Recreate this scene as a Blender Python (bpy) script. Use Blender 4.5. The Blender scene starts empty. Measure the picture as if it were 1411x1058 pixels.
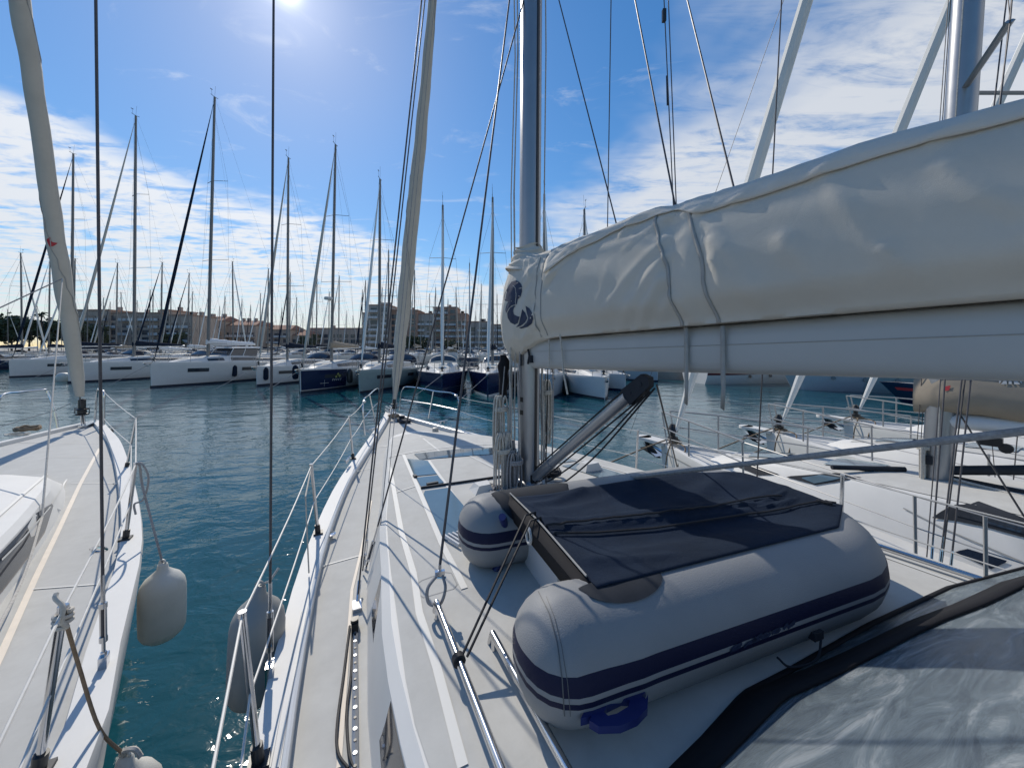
import bpy, math, random
from mathutils import Vector, Matrix
from mathutils.bvhtree import BVHTree
random.seed(7)
R = math.radians
F, HOR, CX, EYE = 520.0, 478.0, 705.5, 3.0          # photo pixels: focal length, horizon row, centre column; eye height in metres
SC = bpy.context.scene
COL = SC.collection
CAM = Vector((0, 0, EYE))

# ---------------------------------------------------------------- measuring helpers
def G(px, py, z):                       # pixel -> world point on the level plane z
    Y = (EYE - z) * F / (py - HOR)
    return Vector(((px - CX) / F * Y, Y, z))
def D(px, py, Y):                       # pixel -> world point at depth Y
    return Vector(((px - CX) / F * Y, Y, EYE - (py - HOR) / F * Y))
def ray(px, py):
    return Vector(((px - CX) / F, 1.0, (HOR - py) / F)).normalized()
def lerp(a, b, t): return a + (b - a) * t
def interp(tab, x):
    if x <= tab[0][0]: return tab[0][1]
    for (x0, y0), (x1, y1) in zip(tab, tab[1:]):
        if x <= x1: return y0 + (y1 - y0) * (x - x0) / (x1 - x0)
    return tab[-1][1]
def smooth(a, b, x):
    t = max(0.0, min(1.0, (x - a) / (b - a))); return t * t * (3 - 2 * t)

# ---------------------------------------------------------------- mesh builder
class MB:
    def __init__(s): s.v, s.f = [], []
    def add(s, vs, fs):
        o = len(s.v); s.v += [Vector(p) for p in vs]; s.f += [tuple(i + o for i in f) for f in fs]; return s
    def grid(s, rows, close=False):
        n = len(rows[0]); vs = [p for r in rows for p in r]; fs = []
        for i in range(len(rows) - 1):
            for j in range(n if close else n - 1):
                a, b = i * n + j, i * n + (j + 1) % n
                fs.append((a, b, b + n, a + n))
        return s.add(vs, fs)
    def loft(s, rings, cap=True):
        n = len(rings[0]); s.grid(rings, True)
        if cap:
            o = len(s.v) - n * len(rings)
            s.f.append(tuple(o + j for j in reversed(range(n))))
            o = len(s.v) - n
            s.f.append(tuple(o + j for j in range(n)))
        return s
    def tube(s, pts, r, n=8, cap=True, flat=1.0):
        pts = [Vector(p) for p in pts]; rings = []; up = None
        for i, p in enumerate(pts):
            a = pts[max(0, i - 1)]; b = pts[min(len(pts) - 1, i + 1)]
            d = (b - a).normalized()
            if up is None:
                up = Vector((0, 0, 1)) if abs(d.z) < .9 else Vector((1, 0, 0))
            x = d.cross(up)
            if x.length < 1e-6: x = d.orthogonal()
            x.normalize(); y = x.cross(d).normalized(); up = y
            rr = r[i] if isinstance(r, (list, tuple)) else r
            rings.append([p + (x * math.cos(2 * math.pi * k / n) + y * math.sin(2 * math.pi * k / n) * flat) * rr for k in range(n)])
        return s.loft(rings, cap)
    def box(s, c, sz, rz=0.0, taper=1.0):
        m = Matrix.Rotation(rz, 3, 'Z'); c = Vector(c); vs = []
        for z in (-1, 1):
            k = taper if z > 0 else 1
            for x, y in ((-1, -1), (1, -1), (1, 1), (-1, 1)):
                vs.append(c + m @ Vector((x * sz[0] / 2 * k, y * sz[1] / 2 * k, z * sz[2] / 2)))
        return s.add(vs, [(3, 2, 1, 0), (4, 5, 6, 7), (0, 1, 5, 4), (1, 2, 6, 5), (2, 3, 7, 6), (3, 0, 4, 7)])
    def lathe(s, prof, c=(0, 0, 0), n=16, axis=None):
        c = Vector(c); q = Vector((0, 0, 1)).rotation_difference(Vector(axis).normalized()) if axis else None; rings = []
        for r, z in prof:
            ring = [Vector((r * math.cos(2 * math.pi * k / n), r * math.sin(2 * math.pi * k / n), z)) for k in range(n)]
            rings.append([c + (q @ p if q else p) for p in ring])
        return s.loft(rings, True)
    def prism(s, pts, off):             # polygon pushed along the vector off
        pts = [Vector(p) for p in pts]; off = Vector(off); n = len(pts)
        return s.add(pts + [p + off for p in pts], [tuple(reversed(range(n))), tuple(range(n, 2 * n))] +
                     [(i, (i + 1) % n, (i + 1) % n + n, i + n) for i in range(n)])
    def rope(s, pts, r, n=6): return s.tube(smooth_path(pts), r, n)

def smooth_path(pts, k=6):
    pts = [Vector(p) for p in pts]
    if len(pts) < 3: return pts
    P = [pts[0] * 2 - pts[1]] + pts + [pts[-1] * 2 - pts[-2]]; out = []
    for i in range(1, len(P) - 2):
        a, b, c, d = P[i - 1:i + 3]
        for j in range(k):
            t = j / k
            out.append(.5 * ((2 * b) + (c - a) * t + (2 * a - 5 * b + 4 * c - d) * t * t + (3 * b - a - 3 * c + d) * t ** 3))
    return out + [pts[-1]]

MATX = {}                               # world matrix of every empty we make
def build(mb, name, mat, parent=None, smoothed=True, world=True, angle=40, sub=0, solid=0):
    """link the collected shape as ONE mesh object; world=True: the points are world points"""
    me = bpy.data.meshes.new(name)
    vs = mb.v
    if parent is not None and world:
        inv = MATX[parent.name].inverted(); vs = [inv @ p for p in vs]
    me.from_pydata([tuple(p) for p in vs], [], mb.f)
    import bmesh
    bm = bmesh.new(); bm.from_mesh(me)
    bmesh.ops.recalc_face_normals(bm, faces=bm.faces[:]); bm.to_mesh(me); bm.free()
    for m in (mat if isinstance(mat, (list, tuple)) else [mat]): me.materials.append(m)
    if smoothed:
        me.shade_smooth()
        try: me.set_sharp_from_angle(angle=R(angle))
        except Exception: pass
    o = bpy.data.objects.new(name, me); COL.objects.link(o)
    if parent is not None:
        o.parent = parent; MATX[o.name] = MATX[parent.name].copy()
    else: MATX[o.name] = Matrix.Identity(4)
    if solid:
        md = o.modifiers.new('thickness', 'SOLIDIFY'); md.thickness = solid; md.offset = 0
    if sub:
        md = o.modifiers.new('subsurf', 'SUBSURF'); md.levels = md.render_levels = sub
    return o
def thing(name, label, cat, loc=(0, 0, 0), rz=0.0, group=None):
    o = bpy.data.objects.new(name, None); COL.objects.link(o)
    o.empty_display_size = .2
    o.location = loc; o.rotation_euler = (0, 0, rz)
    MATX[o.name] = Matrix.Translation(Vector(loc)) @ Matrix.Rotation(rz, 4, 'Z')
    return tag(o, label, cat, group)
def tag(o, label, cat, group=None):
    o['label'] = label; o['category'] = cat
    if group: o['group'] = group
    return o
def single(mb, name, mat, label, cat, group=None, **k):
    """a thing that is one mesh; its origin is set at the middle of its base"""
    xs = [p.x for p in mb.v]; ys = [p.y for p in mb.v]; zs = [p.z for p in mb.v]
    c = Vector(((min(xs) + max(xs)) / 2, (min(ys) + max(ys)) / 2, min(zs)))
    mb.v = [p - c for p in mb.v]
    o = build(mb, name, mat, None, **k); o.location = c; MATX[o.name] = Matrix.Translation(c)
    return tag(o, label, cat, group)
def struct(mb, name, mat, **k):
    o = build(mb, name, mat, None, **k); o['kind'] = 'structure'; return o
def dup(root, loc, rz, scale=1.0, label=None, group=None):
    r = root.copy(); COL.objects.link(r); r.location = loc; r.rotation_euler = (0, 0, rz)
    r.scale = scale if isinstance(scale, (tuple, list)) else (scale,) * 3
    if label: r['label'] = label
    if group: r['group'] = group
    for ch in list(root.children):
        c = ch.copy(); COL.objects.link(c); c.parent = r
        for g in list(ch.children):
            d = g.copy(); COL.objects.link(d); d.parent = c
    return r

def bvh_of(*mbs):
    v, f = [], []
    for m in mbs:
        o = len(v); v += [tuple(p) for p in m.v]; f += [tuple(i + o for i in q) for q in m.f]
    return BVHTree.FromPolygons(v, f)
def hit(bvh, px, py, off=.004):         # where the sight line through a measured pixel meets a surface that is already built
    d = ray(px, py); p, n, i, t = bvh.ray_cast(CAM, d)
    if p is None: return None
    if n.dot(d) > 0: n = -n
    return p + n * off
def subdiv_line(pts, step):
    out = []
    for (x0, y0), (x1, y1) in zip(pts, pts[1:]):
        k = max(1, int(math.hypot(x1 - x0, y1 - y0) / step))
        out += [(lerp(x0, x1, i / k), lerp(y0, y1, i / k)) for i in range(k)]
    return out + [pts[-1]]
def strip_on(mb, bvh, pts, w, off=.004, step=6, thick=0):
    """a band of real width w laid on a surface along a measured line"""
    P = [hit(bvh, x, y, off) for x, y in subdiv_line(pts, step)]
    P = [p for p in P if p is not None]
    if len(P) < 2: return mb
    rows = []
    for i, p in enumerate(P):
        t = (P[min(i + 1, len(P) - 1)] - P[max(i - 1, 0)])
        q, n, k, dd = bvh.find_nearest(p)
        if n.dot(CAM - p) < 0: n = -n
        sdir = t.cross(n)
        if sdir.length < 1e-7: continue
        sdir.normalize(); ww = (w(i / (len(P) - 1)) if callable(w) else w) / 2
        rows.append([p - sdir * ww, p + sdir * ww])
    if len(rows) > 1: mb.grid(rows)
    return mb
def patch_on(mb, bvh, poly, off=.004, nx=14):
    """a polygon (measured outline) laid on a surface, filled with small quads so that it follows the curve"""
    ys = [p[1] for p in poly]; y0, y1 = min(ys), max(ys); n = nx; rows = []
    for i in range(n + 1):
        y = lerp(y0 + 1e-3, y1 - 1e-3, i / n); xs = []
        for (ax, ay), (bx, by) in zip(poly, poly[1:] + poly[:1]):
            if (ay - y) * (by - y) <= 0 and ay != by: xs.append(ax + (bx - ax) * (y - ay) / (by - ay))
        if len(xs) < 2: continue
        a, b = min(xs), max(xs)
        row = [hit(bvh, lerp(a, b, j / 8), y, off) for j in range(9)]
        if all(p is not None for p in row): rows.append(row)
    if len(rows) > 1: mb.grid(rows)
    return mb

# ---------------------------------------------------------------- materials
def nt(name):
    m = bpy.data.materials.new(name); m.use_nodes = True
    t = m.node_tree; return m, t, t.nodes['Principled BSDF']
def mat(name, col, rough=.5, metal=0.0, var=.12, vscale=3.0, bump=0.0, bscale=60.0, crumple=0.0, cscale=7.0, coat=0.0, spec=.5, dirt=None, dscale=1.2):
    m, t, b = nt(name); N, L = t.nodes, t.links
    tc = N.new('ShaderNodeTexCoord')
    b.inputs['Roughness'].default_value = rough; b.inputs['Metallic'].default_value = metal
    b.inputs['Specular IOR Level'].default_value = spec
    if coat: b.inputs['Coat Weight'].default_value = coat; b.inputs['Coat Roughness'].default_value = .08
    n = N.new('ShaderNodeTexNoise'); n.inputs['Scale'].default_value = vscale; n.inputs['Detail'].default_value = 6
    n.inputs['Roughness'].default_value = .65
    L.new(tc.outputs['Object'], n.inputs['Vector'])
    r = N.new('ShaderNodeValToRGB'); e = r.color_ramp.elements
    e[0].position, e[1].position = .3, .72
    e[0].color = (*[c * (1 - var) for c in col], 1); e[1].color = (*[min(1, c * (1 + var)) for c in col], 1)
    L.new(n.outputs['Fac'], r.inputs['Fac']); out = r.outputs['Color']
    if dirt:
        n2 = N.new('ShaderNodeTexNoise'); n2.inputs['Scale'].default_value = dscale; n2.inputs['Detail'].default_value = 8
        n2.inputs['Roughness'].default_value = .75; L.new(tc.outputs['Object'], n2.inputs['Vector'])
        r2 = N.new('ShaderNodeValToRGB'); r2.color_ramp.elements[0].position = .55; r2.color_ramp.elements[1].position = .78
        r2.color_ramp.elements[0].color = (0, 0, 0, 1); r2.color_ramp.elements[1].color = (.6, .6, .6, 1)
        L.new(n2.outputs['Fac'], r2.inputs['Fac'])
        mx = N.new('ShaderNodeMix'); mx.data_type = 'RGBA'
        L.new(r2.outputs['Color'], mx.inputs['Factor']); L.new(out, mx.inputs['A']); mx.inputs['B'].default_value = (*dirt, 1)
        out = mx.outputs['Result']
    L.new(out, b.inputs['Base Color'])
    mr = N.new('ShaderNodeMapRange'); mr.inputs['To Min'].default_value = max(.02, rough * .85); mr.inputs['To Max'].default_value = min(1, rough * 1.2)
    L.new(n.outputs['Fac'], mr.inputs['Value']); L.new(mr.outputs['Result'], b.inputs['Roughness'])
    if bump:
        nb = N.new('ShaderNodeTexNoise'); nb.inputs['Scale'].default_value = bscale; nb.inputs['Detail'].default_value = 4
        L.new(tc.outputs['Object'], nb.inputs['Vector'])
        bp = N.new('ShaderNodeBump'); bp.inputs['Strength'].default_value = bump; bp.inputs['Distance'].default_value = .01
        L.new(nb.outputs['Fac'], bp.inputs['Height'])
        if crumple:
            nc = N.new('ShaderNodeTexNoise'); nc.inputs['Scale'].default_value = cscale; nc.inputs['Detail'].default_value = 3; nc.inputs['Distortion'].default_value = 1.6; L.new(tc.outputs['Object'], nc.inputs['Vector'])
            rd = N.new('ShaderNodeMath'); rd.operation = 'SUBTRACT'; L.new(nc.outputs['Fac'], rd.inputs[0]); rd.inputs[1].default_value = .5
            ab = N.new('ShaderNodeMath'); ab.operation = 'ABSOLUTE'; L.new(rd.outputs[0], ab.inputs[0])
            pw = N.new('ShaderNodeMath'); pw.operation = 'POWER'; L.new(ab.outputs[0], pw.inputs[0]); pw.inputs[1].default_value = .6
            b2 = N.new('ShaderNodeBump'); b2.inputs['Strength'].default_value = crumple; b2.inputs['Distance'].default_value = .03; L.new(pw.outputs[0], b2.inputs['Height']); L.new(b2.outputs['Normal'], bp.inputs['Normal']); L.new(bp.outputs['Normal'], b.inputs['Normal'])
    return m

M = {}
M['gelcoat'] = mat('white gelcoat', (.66, .648, .62), .5, var=.04, spec=.2, dirt=(.62, .62, .58), dscale=.9)
M['gelcoat_cool'] = mat('pale grey gelcoat', (.60, .61, .61), .3, var=.03)
M['nonskid'] = mat('grey nonskid deck', (.51, .50, .468), .85, var=.09, vscale=5, bump=.5, bscale=420, dirt=(.40, .385, .345), dscale=1.7, spec=.3)
M['nonskid_light'] = mat('light nonskid deck', (.58, .567, .535), .8, var=.05, vscale=4, bump=.4, bscale=400)
M['white_line'] = mat('white gelcoat line', (.62, .61, .575), .55, var=.03)
M['teak'] = mat('cream caulk line', (.72, .63, .52), .6, var=.08, vscale=12)
M['chrome'] = mat('stainless steel', (.62, .62, .63), .16, metal=1, var=.05, vscale=9)
M['alu'] = mat('anodised aluminium', (.33, .34, .36), .36, metal=.7, var=.05, vscale=6, bump=.05, bscale=30)
M['alu_white'] = mat('white painted spar', (.62, .65, .68), .35, var=.05, vscale=3)
M['alu_far'] = mat('backlit shaded spar', (.20, .195, .19), .5, metal=.2, var=.1)  # aluminium with backlit shade put into its colour, for the distant masts
M['boom'] = mat('grey painted boom', (.40, .41, .41), .45, metal=.0, var=.05, vscale=1.6)
M['canvas'] = mat('cream canvas', (.54, .51, .455), .85, var=.06, vscale=2.2, bump=.18, bscale=420, crumple=.07, cscale=3.6, spec=.25, dirt=(.52, .47, .40), dscale=1.6)
M['canvas_flap'] = mat('cream canvas flap', (.58, .55, .50), .85, var=.06, vscale=2.2, bump=.18, bscale=420, crumple=.12, cscale=5, spec=.25)
M['sail'] = mat('furled sail cloth', (.50, .465, .41), .8, var=.07, vscale=3, bump=.3, bscale=14)
M['sail_white'] = mat('white furled sail', (.76, .75, .72), .75, var=.05, vscale=3, bump=.3, bscale=14)
M['wine'] = mat('dark red hull band', (.12, .02, .025), .3)
M['tan'] = mat('tan canvas', (.30, .255, .20), .85, var=.08, vscale=3, bump=.2, bscale=30)
M['strap'] = mat('grey webbing', (.33, .325, .31), .8, var=.1, vscale=30)
M['rope'] = mat('beige rope', (.50, .47, .42), .85, var=.25, vscale=60, bump=.6, bscale=260)
M['rope_grey'] = mat('grey rope', (.30, .29, .29), .85, var=.3, vscale=60, bump=.6, bscale=260)
M['rope_brown'] = mat('brown mooring rope', (.24, .17, .11), .85, var=.3, vscale=40, bump=.6, bscale=220)
M['rope_black'] = mat('black rope', (.016, .016, .02), .7, var=.3, vscale=60, bump=.4, bscale=260)
M['wire'] = mat('steel rigging wire', (.075, .07, .075), .5, metal=.2, var=.2, vscale=40)
M['lifeline'] = mat('white coated lifeline', (.60, .58, .54), .5, var=.1, vscale=20)
M['black'] = mat('black plastic', (.018, .018, .02), .4, var=.2, vscale=8)
M['blackcloth'] = mat('black acrylic cloth', (.014, .014, .017), .8, var=.25, vscale=5, bump=.3, bscale=120, spec=.2)
M['navycloth'] = mat('navy canvas', (.014, .023, .042), .85, var=.3, vscale=2, bump=.25, bscale=300, crumple=.15, cscale=5, spec=.08)
M['glass'] = mat('dark acrylic glass', (.03, .035, .045), .06, var=.1, vscale=2, spec=.8)
M['hatch'] = mat('smoked hatch glass', (.10, .15, .18), .10, var=.12, vscale=2, spec=.9)
M['patchgrey'] = mat('charcoal rubber patch', (.030, .034, .042), .7, var=.15, vscale=8, spec=.15)
M['blueplastic'] = mat('dark blue plastic', (.012, .02, .11), .35, var=.15, vscale=6)
M['fender'] = mat('worn white fender', (.60, .59, .54), .5, var=.08, vscale=5, dirt=(.44, .38, .27), dscale=5)
M['fender_grey'] = mat('grey fender', (.30, .30, .28), .5, var=.1, vscale=5, dirt=(.2, .19, .17), dscale=4)
M['navyhull'] = mat('navy hull paint', (.010, .018, .06), .15, var=.1, coat=.5)
M['bluehull'] = mat('pale blue hull paint', (.40, .44, .475), .25, var=.06, coat=.3)
M['greenhull'] = mat('grey green hull paint', (.25, .33, .34), .25, var=.06, coat=.3)
M['antifoul'] = mat('dark blue antifouling', (.015, .02, .04), .6)
M['red'] = mat('red marking', (.45, .03, .04), .6)
M['navy'] = mat('navy print', (.010, .022, .06), .6, var=.1)
M['silver'] = mat('pale grey print', (.5, .5, .49), .6, var=.05)
M['transom'] = mat('pale grey dinghy board', (.52, .53, .55), .4, var=.05)
M['plate'] = mat('worn aluminium plate', (.34, .34, .33), .55, metal=.4, var=.3, vscale=40, bump=.4, bscale=120)
M['rail'] = mat('dull steel rail', (.36, .355, .35), .4, metal=.35, var=.1)
M['tubeseam'] = mat('dark grey glued seam', (.10, .105, .11), .6)
M['stone'] = mat('quay concrete', (.30, .28, .25), .9, var=.2, vscale=.5, bump=.3, bscale=6)
# grey dinghy fabric with two navy rubbing bands at fixed heights round the tube
def tube_material():
    m, t, b = nt('grey dinghy fabric'); N, L = t.nodes, t.links
    tc = N.new('ShaderNodeTexCoord'); sp = N.new('ShaderNodeSeparateXYZ'); L.new(tc.outputs['Object'], sp.inputs[0])
    def band(lo, hi):
        a = N.new('ShaderNodeMath'); a.operation = 'GREATER_THAN'; L.new(sp.outputs['Z'], a.inputs[0]); a.inputs[1].default_value = lo
        c = N.new('ShaderNodeMath'); c.operation = 'LESS_THAN'; L.new(sp.outputs['Z'], c.inputs[0]); c.inputs[1].default_value = hi
        d = N.new('ShaderNodeMath'); d.operation = 'MULTIPLY'; L.new(a.outputs[0], d.inputs[0]); L.new(c.outputs[0], d.inputs[1]); return d
    b1, b2 = band(.200, .252), band(.166, .184)
    ad = N.new('ShaderNodeMath'); ad.operation = 'ADD'; L.new(b1.outputs[0], ad.inputs[0]); L.new(b2.outputs[0], ad.inputs[1])
    n = N.new('ShaderNodeTexNoise'); n.inputs['Scale'].default_value = 4; n.inputs['Detail'].default_value = 6; L.new(tc.outputs['Object'], n.inputs['Vector'])
    r = N.new('ShaderNodeValToRGB'); r.color_ramp.elements[0].color = (.23, .233, .235, 1); r.color_ramp.elements[1].color = (.29, .293, .30, 1)
    L.new(n.outputs['Fac'], r.inputs['Fac'])
    mx = N.new('ShaderNodeMix'); mx.data_type = 'RGBA'; L.new(ad.outputs[0], mx.inputs['Factor']); L.new(r.outputs['Color'], mx.inputs['A'])
    mx.inputs['B'].default_value = (.008, .011, .04, 1); L.new(mx.outputs['Result'], b.inputs['Base Color'])
    b.inputs['Roughness'].default_value = .5; b.inputs['Specular IOR Level'].default_value = .2
    nb = N.new('ShaderNodeTexNoise'); nb.inputs['Scale'].default_value = 260; L.new(tc.outputs['Object'], nb.inputs['Vector'])
    n3 = N.new('ShaderNodeTexNoise'); n3.inputs['Scale'].default_value = 5; n3.inputs['Detail'].default_value = 3; L.new(tc.outputs['Object'], n3.inputs['Vector'])
    mm = N.new('ShaderNodeMath'); mm.operation = 'MULTIPLY_ADD'; L.new(n3.outputs['Fac'], mm.inputs[0]); mm.inputs[1].default_value = 1.6; L.new(nb.outputs['Fac'], mm.inputs[2])
    bp = N.new('ShaderNodeBump'); bp.inputs['Strength'].default_value = .18; bp.inputs['Distance'].default_value = .01
    L.new(mm.outputs[0], bp.inputs['Height']); L.new(bp.outputs['Normal'], b.inputs['Normal'])
    return m
M['tube'] = tube_material()

# scuffed clear vinyl of the spray hood window
def vinyl_material():
    m, t, b = nt('scuffed clear vinyl'); N, L = t.nodes, t.links
    out = N['Material Output']
    tc = N.new('ShaderNodeTexCoord')
    mp = N.new('ShaderNodeMapping'); mp.inputs['Rotation'].default_value = (0, 0, R(28)); mp.inputs['Scale'].default_value = (1.2, 4.2, 1.2)
    L.new(tc.outputs['Object'], mp.inputs['Vector'])
    n = N.new('ShaderNodeTexNoise'); n.inputs['Scale'].default_value = 2.6; n.inputs['Detail'].default_value = 12; n.inputs['Roughness'].default_value = .68; n.inputs['Distortion'].default_value = 1.4
    L.new(mp.outputs[0], n.inputs['Vector'])
    r = N.new('ShaderNodeValToRGB'); e = r.color_ramp.elements
    e[0].position, e[0].color = .30, (.08, .10, .125, 1); e[1].position, e[1].color = .74, (.50, .53, .55, 1)
    e.new(.52).color = (.18, .22, .25, 1)
    L.new(n.outputs['Fac'], r.inputs['Fac']); L.new(r.outputs['Color'], b.inputs['Base Color'])
    b.inputs['Roughness'].default_value = .22; b.inputs['Specular IOR Level'].default_value = .7
    bp = N.new('ShaderNodeBump'); bp.inputs['Strength'].default_value = .35; bp.inputs['Distance'].default_value = .06
    L.new(n.outputs['Fac'], bp.inputs['Height']); L.new(bp.outputs['Normal'], b.inputs['Normal'])
    tr = N.new('ShaderNodeBsdfTransparent'); tr.inputs['Color'].default_value = (.82, .88, .9, 1)
    mx = N.new('ShaderNodeMixShader'); mx.inputs[0].default_value = .72
    L.new(tr.outputs[0], mx.inputs[1]); L.new(b.outputs[0], mx.inputs[2]); L.new(mx.outputs[0], out.inputs['Surface'])
    return m
M['vinyl'] = vinyl_material()

def water_material():
    m, t, b = nt('harbour water'); N, L = t.nodes, t.links
    tc = N.new('ShaderNodeTexCoord')
    b.inputs['Base Color'].default_value = (.006, .060, .078, 1)
    b.inputs['Roughness'].default_value = .045; b.inputs['IOR'].default_value = 1.33
    n0 = N.new('ShaderNodeTexNoise'); n0.inputs['Scale'].default_value = .12; n0.inputs['Detail'].default_value = 3; L.new(tc.outputs['Object'], n0.inputs['Vector'])
    r0 = N.new('ShaderNodeValToRGB'); r0.color_ramp.elements[0].color = (.004, .046, .066, 1); r0.color_ramp.elements[1].color = (.008, .080, .102, 1)
    L.new(n0.outputs['Fac'], r0.inputs['Fac']); L.new(r0.outputs['Color'], b.inputs['Base Color'])
    mp = N.new('ShaderNodeMapping'); mp.inputs['Scale'].default_value = (.8, 1.25, 1); mp.inputs['Rotation'].default_value = (0, 0, R(20)); L.new(tc.outputs['Object'], mp.inputs['Vector'])
    hs = []
    for sc, det, dist, w in ((.42, 2, .3, 1.0), (1.7, 3, .6, .40), (6.5, 3, .5, .09)):
        n = N.new('ShaderNodeTexNoise'); n.inputs['Scale'].default_value = sc; n.inputs['Detail'].default_value = det; n.inputs['Distortion'].default_value = dist
        L.new(mp.outputs[0], n.inputs['Vector'])
        a = N.new('ShaderNodeMath'); a.operation = 'MULTIPLY'; a.inputs[1].default_value = w; L.new(n.outputs['Fac'], a.inputs[0]); hs.append(a)
    a1 = N.new('ShaderNodeMath'); L.new(hs[0].outputs[0], a1.inputs[0]); L.new(hs[1].outputs[0], a1.inputs[1])
    a2 = N.new('ShaderNodeMath'); L.new(a1.outputs[0], a2.inputs[0]); L.new(hs[2].outputs[0], a2.inputs[1])
    bp = N.new('ShaderNodeBump'); bp.inputs['Strength'].default_value = 1.0; bp.inputs['Distance'].default_value = .078
    L.new(a2.outputs[0], bp.inputs['Height']); L.new(bp.outputs['Normal'], b.inputs['Normal'])
    return m
M['water'] = water_material()

# ---------------------------------------------------------------- camera, sun, sky
cam = bpy.data.cameras.new('camera'); co = bpy.data.objects.new('camera', cam); COL.objects.link(co)
co.location = CAM; co.rotation_euler = (R(90), 0, 0)
cam.sensor_width = 36; cam.lens = F / 1411 * 36; cam.shift_y = -(529 - HOR) / 1411
cam.clip_start = .02; cam.clip_end = 6000
SC.camera = co
SUN = Vector((-0.597, 1, .95)).normalized()
sl = bpy.data.lights.new('sun', 'SUN'); sl.energy = 3.3; sl.angle = R(.53); sl.color = (1, .93, .82)
so = bpy.data.objects.new('sun', sl); COL.objects.link(so); so.location = (-20, 34, 40)
so.rotation_euler = (-SUN).to_track_quat('-Z', 'Y').to_euler()

W = bpy.data.worlds.new('World'); SC.world = W; W.use_nodes = True
t = W.node_tree; N, L = t.nodes, t.links
bg = N['Background']; bg.inputs['Strength'].default_value = .118
sky = N.new('ShaderNodeTexSky'); sky.sky_type = 'NISHITA'; sky.sun_disc = False
sky.sun_elevation = math.asin(SUN.z); sky.sun_rotation = math.atan2(SUN.x, SUN.y)
sky.air_density = 1.0; sky.dust_density = .15; sky.ozone_density = 2.2; sky.altitude = 0
tc = N.new('ShaderNodeTexCoord')
def vm(op, a=None, b=None):
    n = N.new('ShaderNodeVectorMath'); n.operation = op
    if a is not None: L.new(a, n.inputs[0])
    if b is not None:
        if isinstance(b, tuple): n.inputs[1].default_value = b
        else: L.new(b, n.inputs[1])
    return n
def mth(op, a, b=None, c=None, clamp=False):
    n = N.new('ShaderNodeMath'); n.operation = op; n.use_clamp = clamp
    for i, x in enumerate((a, b, c)):
        if x is None: continue
        if isinstance(x, (int, float)): n.inputs[i].default_value = x
        else: L.new(x, n.inputs[i])
    return n.outputs[0]
def sstep(x, a, b):
    n = N.new('ShaderNodeMapRange'); n.interpolation_type = 'SMOOTHSTEP'
    L.new(x, n.inputs['Value']); n.inputs['From Min'].default_value = a; n.inputs['From Max'].default_value = b; return n.outputs['Result']
sep = N.new('ShaderNodeSeparateXYZ'); L.new(tc.outputs['Generated'], sep.inputs[0])
zz = mth('MAXIMUM', mth('ADD', sep.outputs['Z'], .02), .02)
cx_ = mth('DIVIDE', sep.outputs['X'], zz); cy_ = mth('DIVIDE', sep.outputs['Y'], zz)
cb = N.new('ShaderNodeCombineXYZ'); L.new(cx_, cb.inputs[0]); L.new(cy_, cb.inputs[1])
P = cb.outputs[0]                                  # where the sight line meets a cloud sheet overhead
def cnoise(vec, sc, det, rough, dist):
    n = N.new('ShaderNodeTexNoise'); L.new(vec, n.inputs['Vector']); n.inputs['Scale'].default_value = sc
    n.inputs['Detail'].default_value = det; n.inputs['Roughness'].default_value = rough; n.inputs['Distortion'].default_value = dist; return n.outputs['Fac']
def cmap(rot, scl):
    n = N.new('ShaderNodeMapping'); n.vector_type = 'POINT'; L.new(P, n.inputs['Vector']); n.inputs['Rotation'].default_value = (0, 0, rot); n.inputs['Scale'].default_value = scl; return n.outputs[0]
wob = mth('MULTIPLY', mth('SUBTRACT', cnoise(P, 1.1, 4, .6, 0), .5), 1.5)
mL = sstep(mth('ADD', mth('ADD', mth('MULTIPLY', cx_, -.9), mth('MULTIPLY', cy_, .43)), wob), 2.3, 2.75)
mR = sstep(mth('ADD', mth('ADD', mth('MULTIPLY', cx_, .97), mth('MULTIPLY', cy_, .235)), wob), .70, 1.35)
nL = sstep(mth('ADD', mth('MULTIPLY', cnoise(cmap(R(-25), (1.0, 2.2, 1)), 2.3, 8, .62, .7), .75), mth('MULTIPLY', cnoise(cmap(R(20), (1, 1.6, 1)), 7, 4, .55, .3), .28)), .37, .56)
nR = sstep(mth('ADD', mth('MULTIPLY', cnoise(cmap(R(38), (.6, 2.4, 1)), 1.9, 9, .66, 1.0), .8), mth('MULTIPLY', cnoise(cmap(R(30), (1, 2, 1)), 9, 5, .6, .5), .22)), .30, .55)
dL = mth('MULTIPLY', mL, mth('MULTIPLY', nL, .92)); dR = mth('MULTIPLY', mR, mth('MULTIPLY', nR, .88))
wisp = mth('MULTIPLY', sstep(cnoise(cmap(R(60), (1, 2, 1)), 2.0, 8, .65, 1.2), .56, .8), .35)
dens = mth('MAXIMUM', mth('MAXIMUM', dL, dR), wisp)
dens = mth('MULTIPLY', dens, sstep(sep.outputs['Z'], -.01, .03))
sd = vm('DOT_PRODUCT', tc.outputs['Generated'], tuple(SUN)).outputs['Value']
glow = mth('ADD', mth('MULTIPLY', mth('POWER', mth('MAXIMUM', sd, 0), 5000), 9), mth('ADD', mth('MULTIPLY', mth('POWER', mth('MAXIMUM', sd, 0), 320), 1.8), mth('MULTIPLY', mth('POWER', mth('MAXIMUM', sd, 0), 30), .25)))
mixc = N.new('ShaderNodeMix'); mixc.data_type = 'RGBA'; L.new(dens, mixc.inputs['Factor'])
hs_ = N.new('ShaderNodeHueSaturation'); hs_.inputs['Saturation'].default_value = 1.3; L.new(sky.outputs[0], hs_.inputs['Color'])
bw = N.new('ShaderNodeRGBToBW'); L.new(sky.outputs[0], bw.inputs[0])
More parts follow.
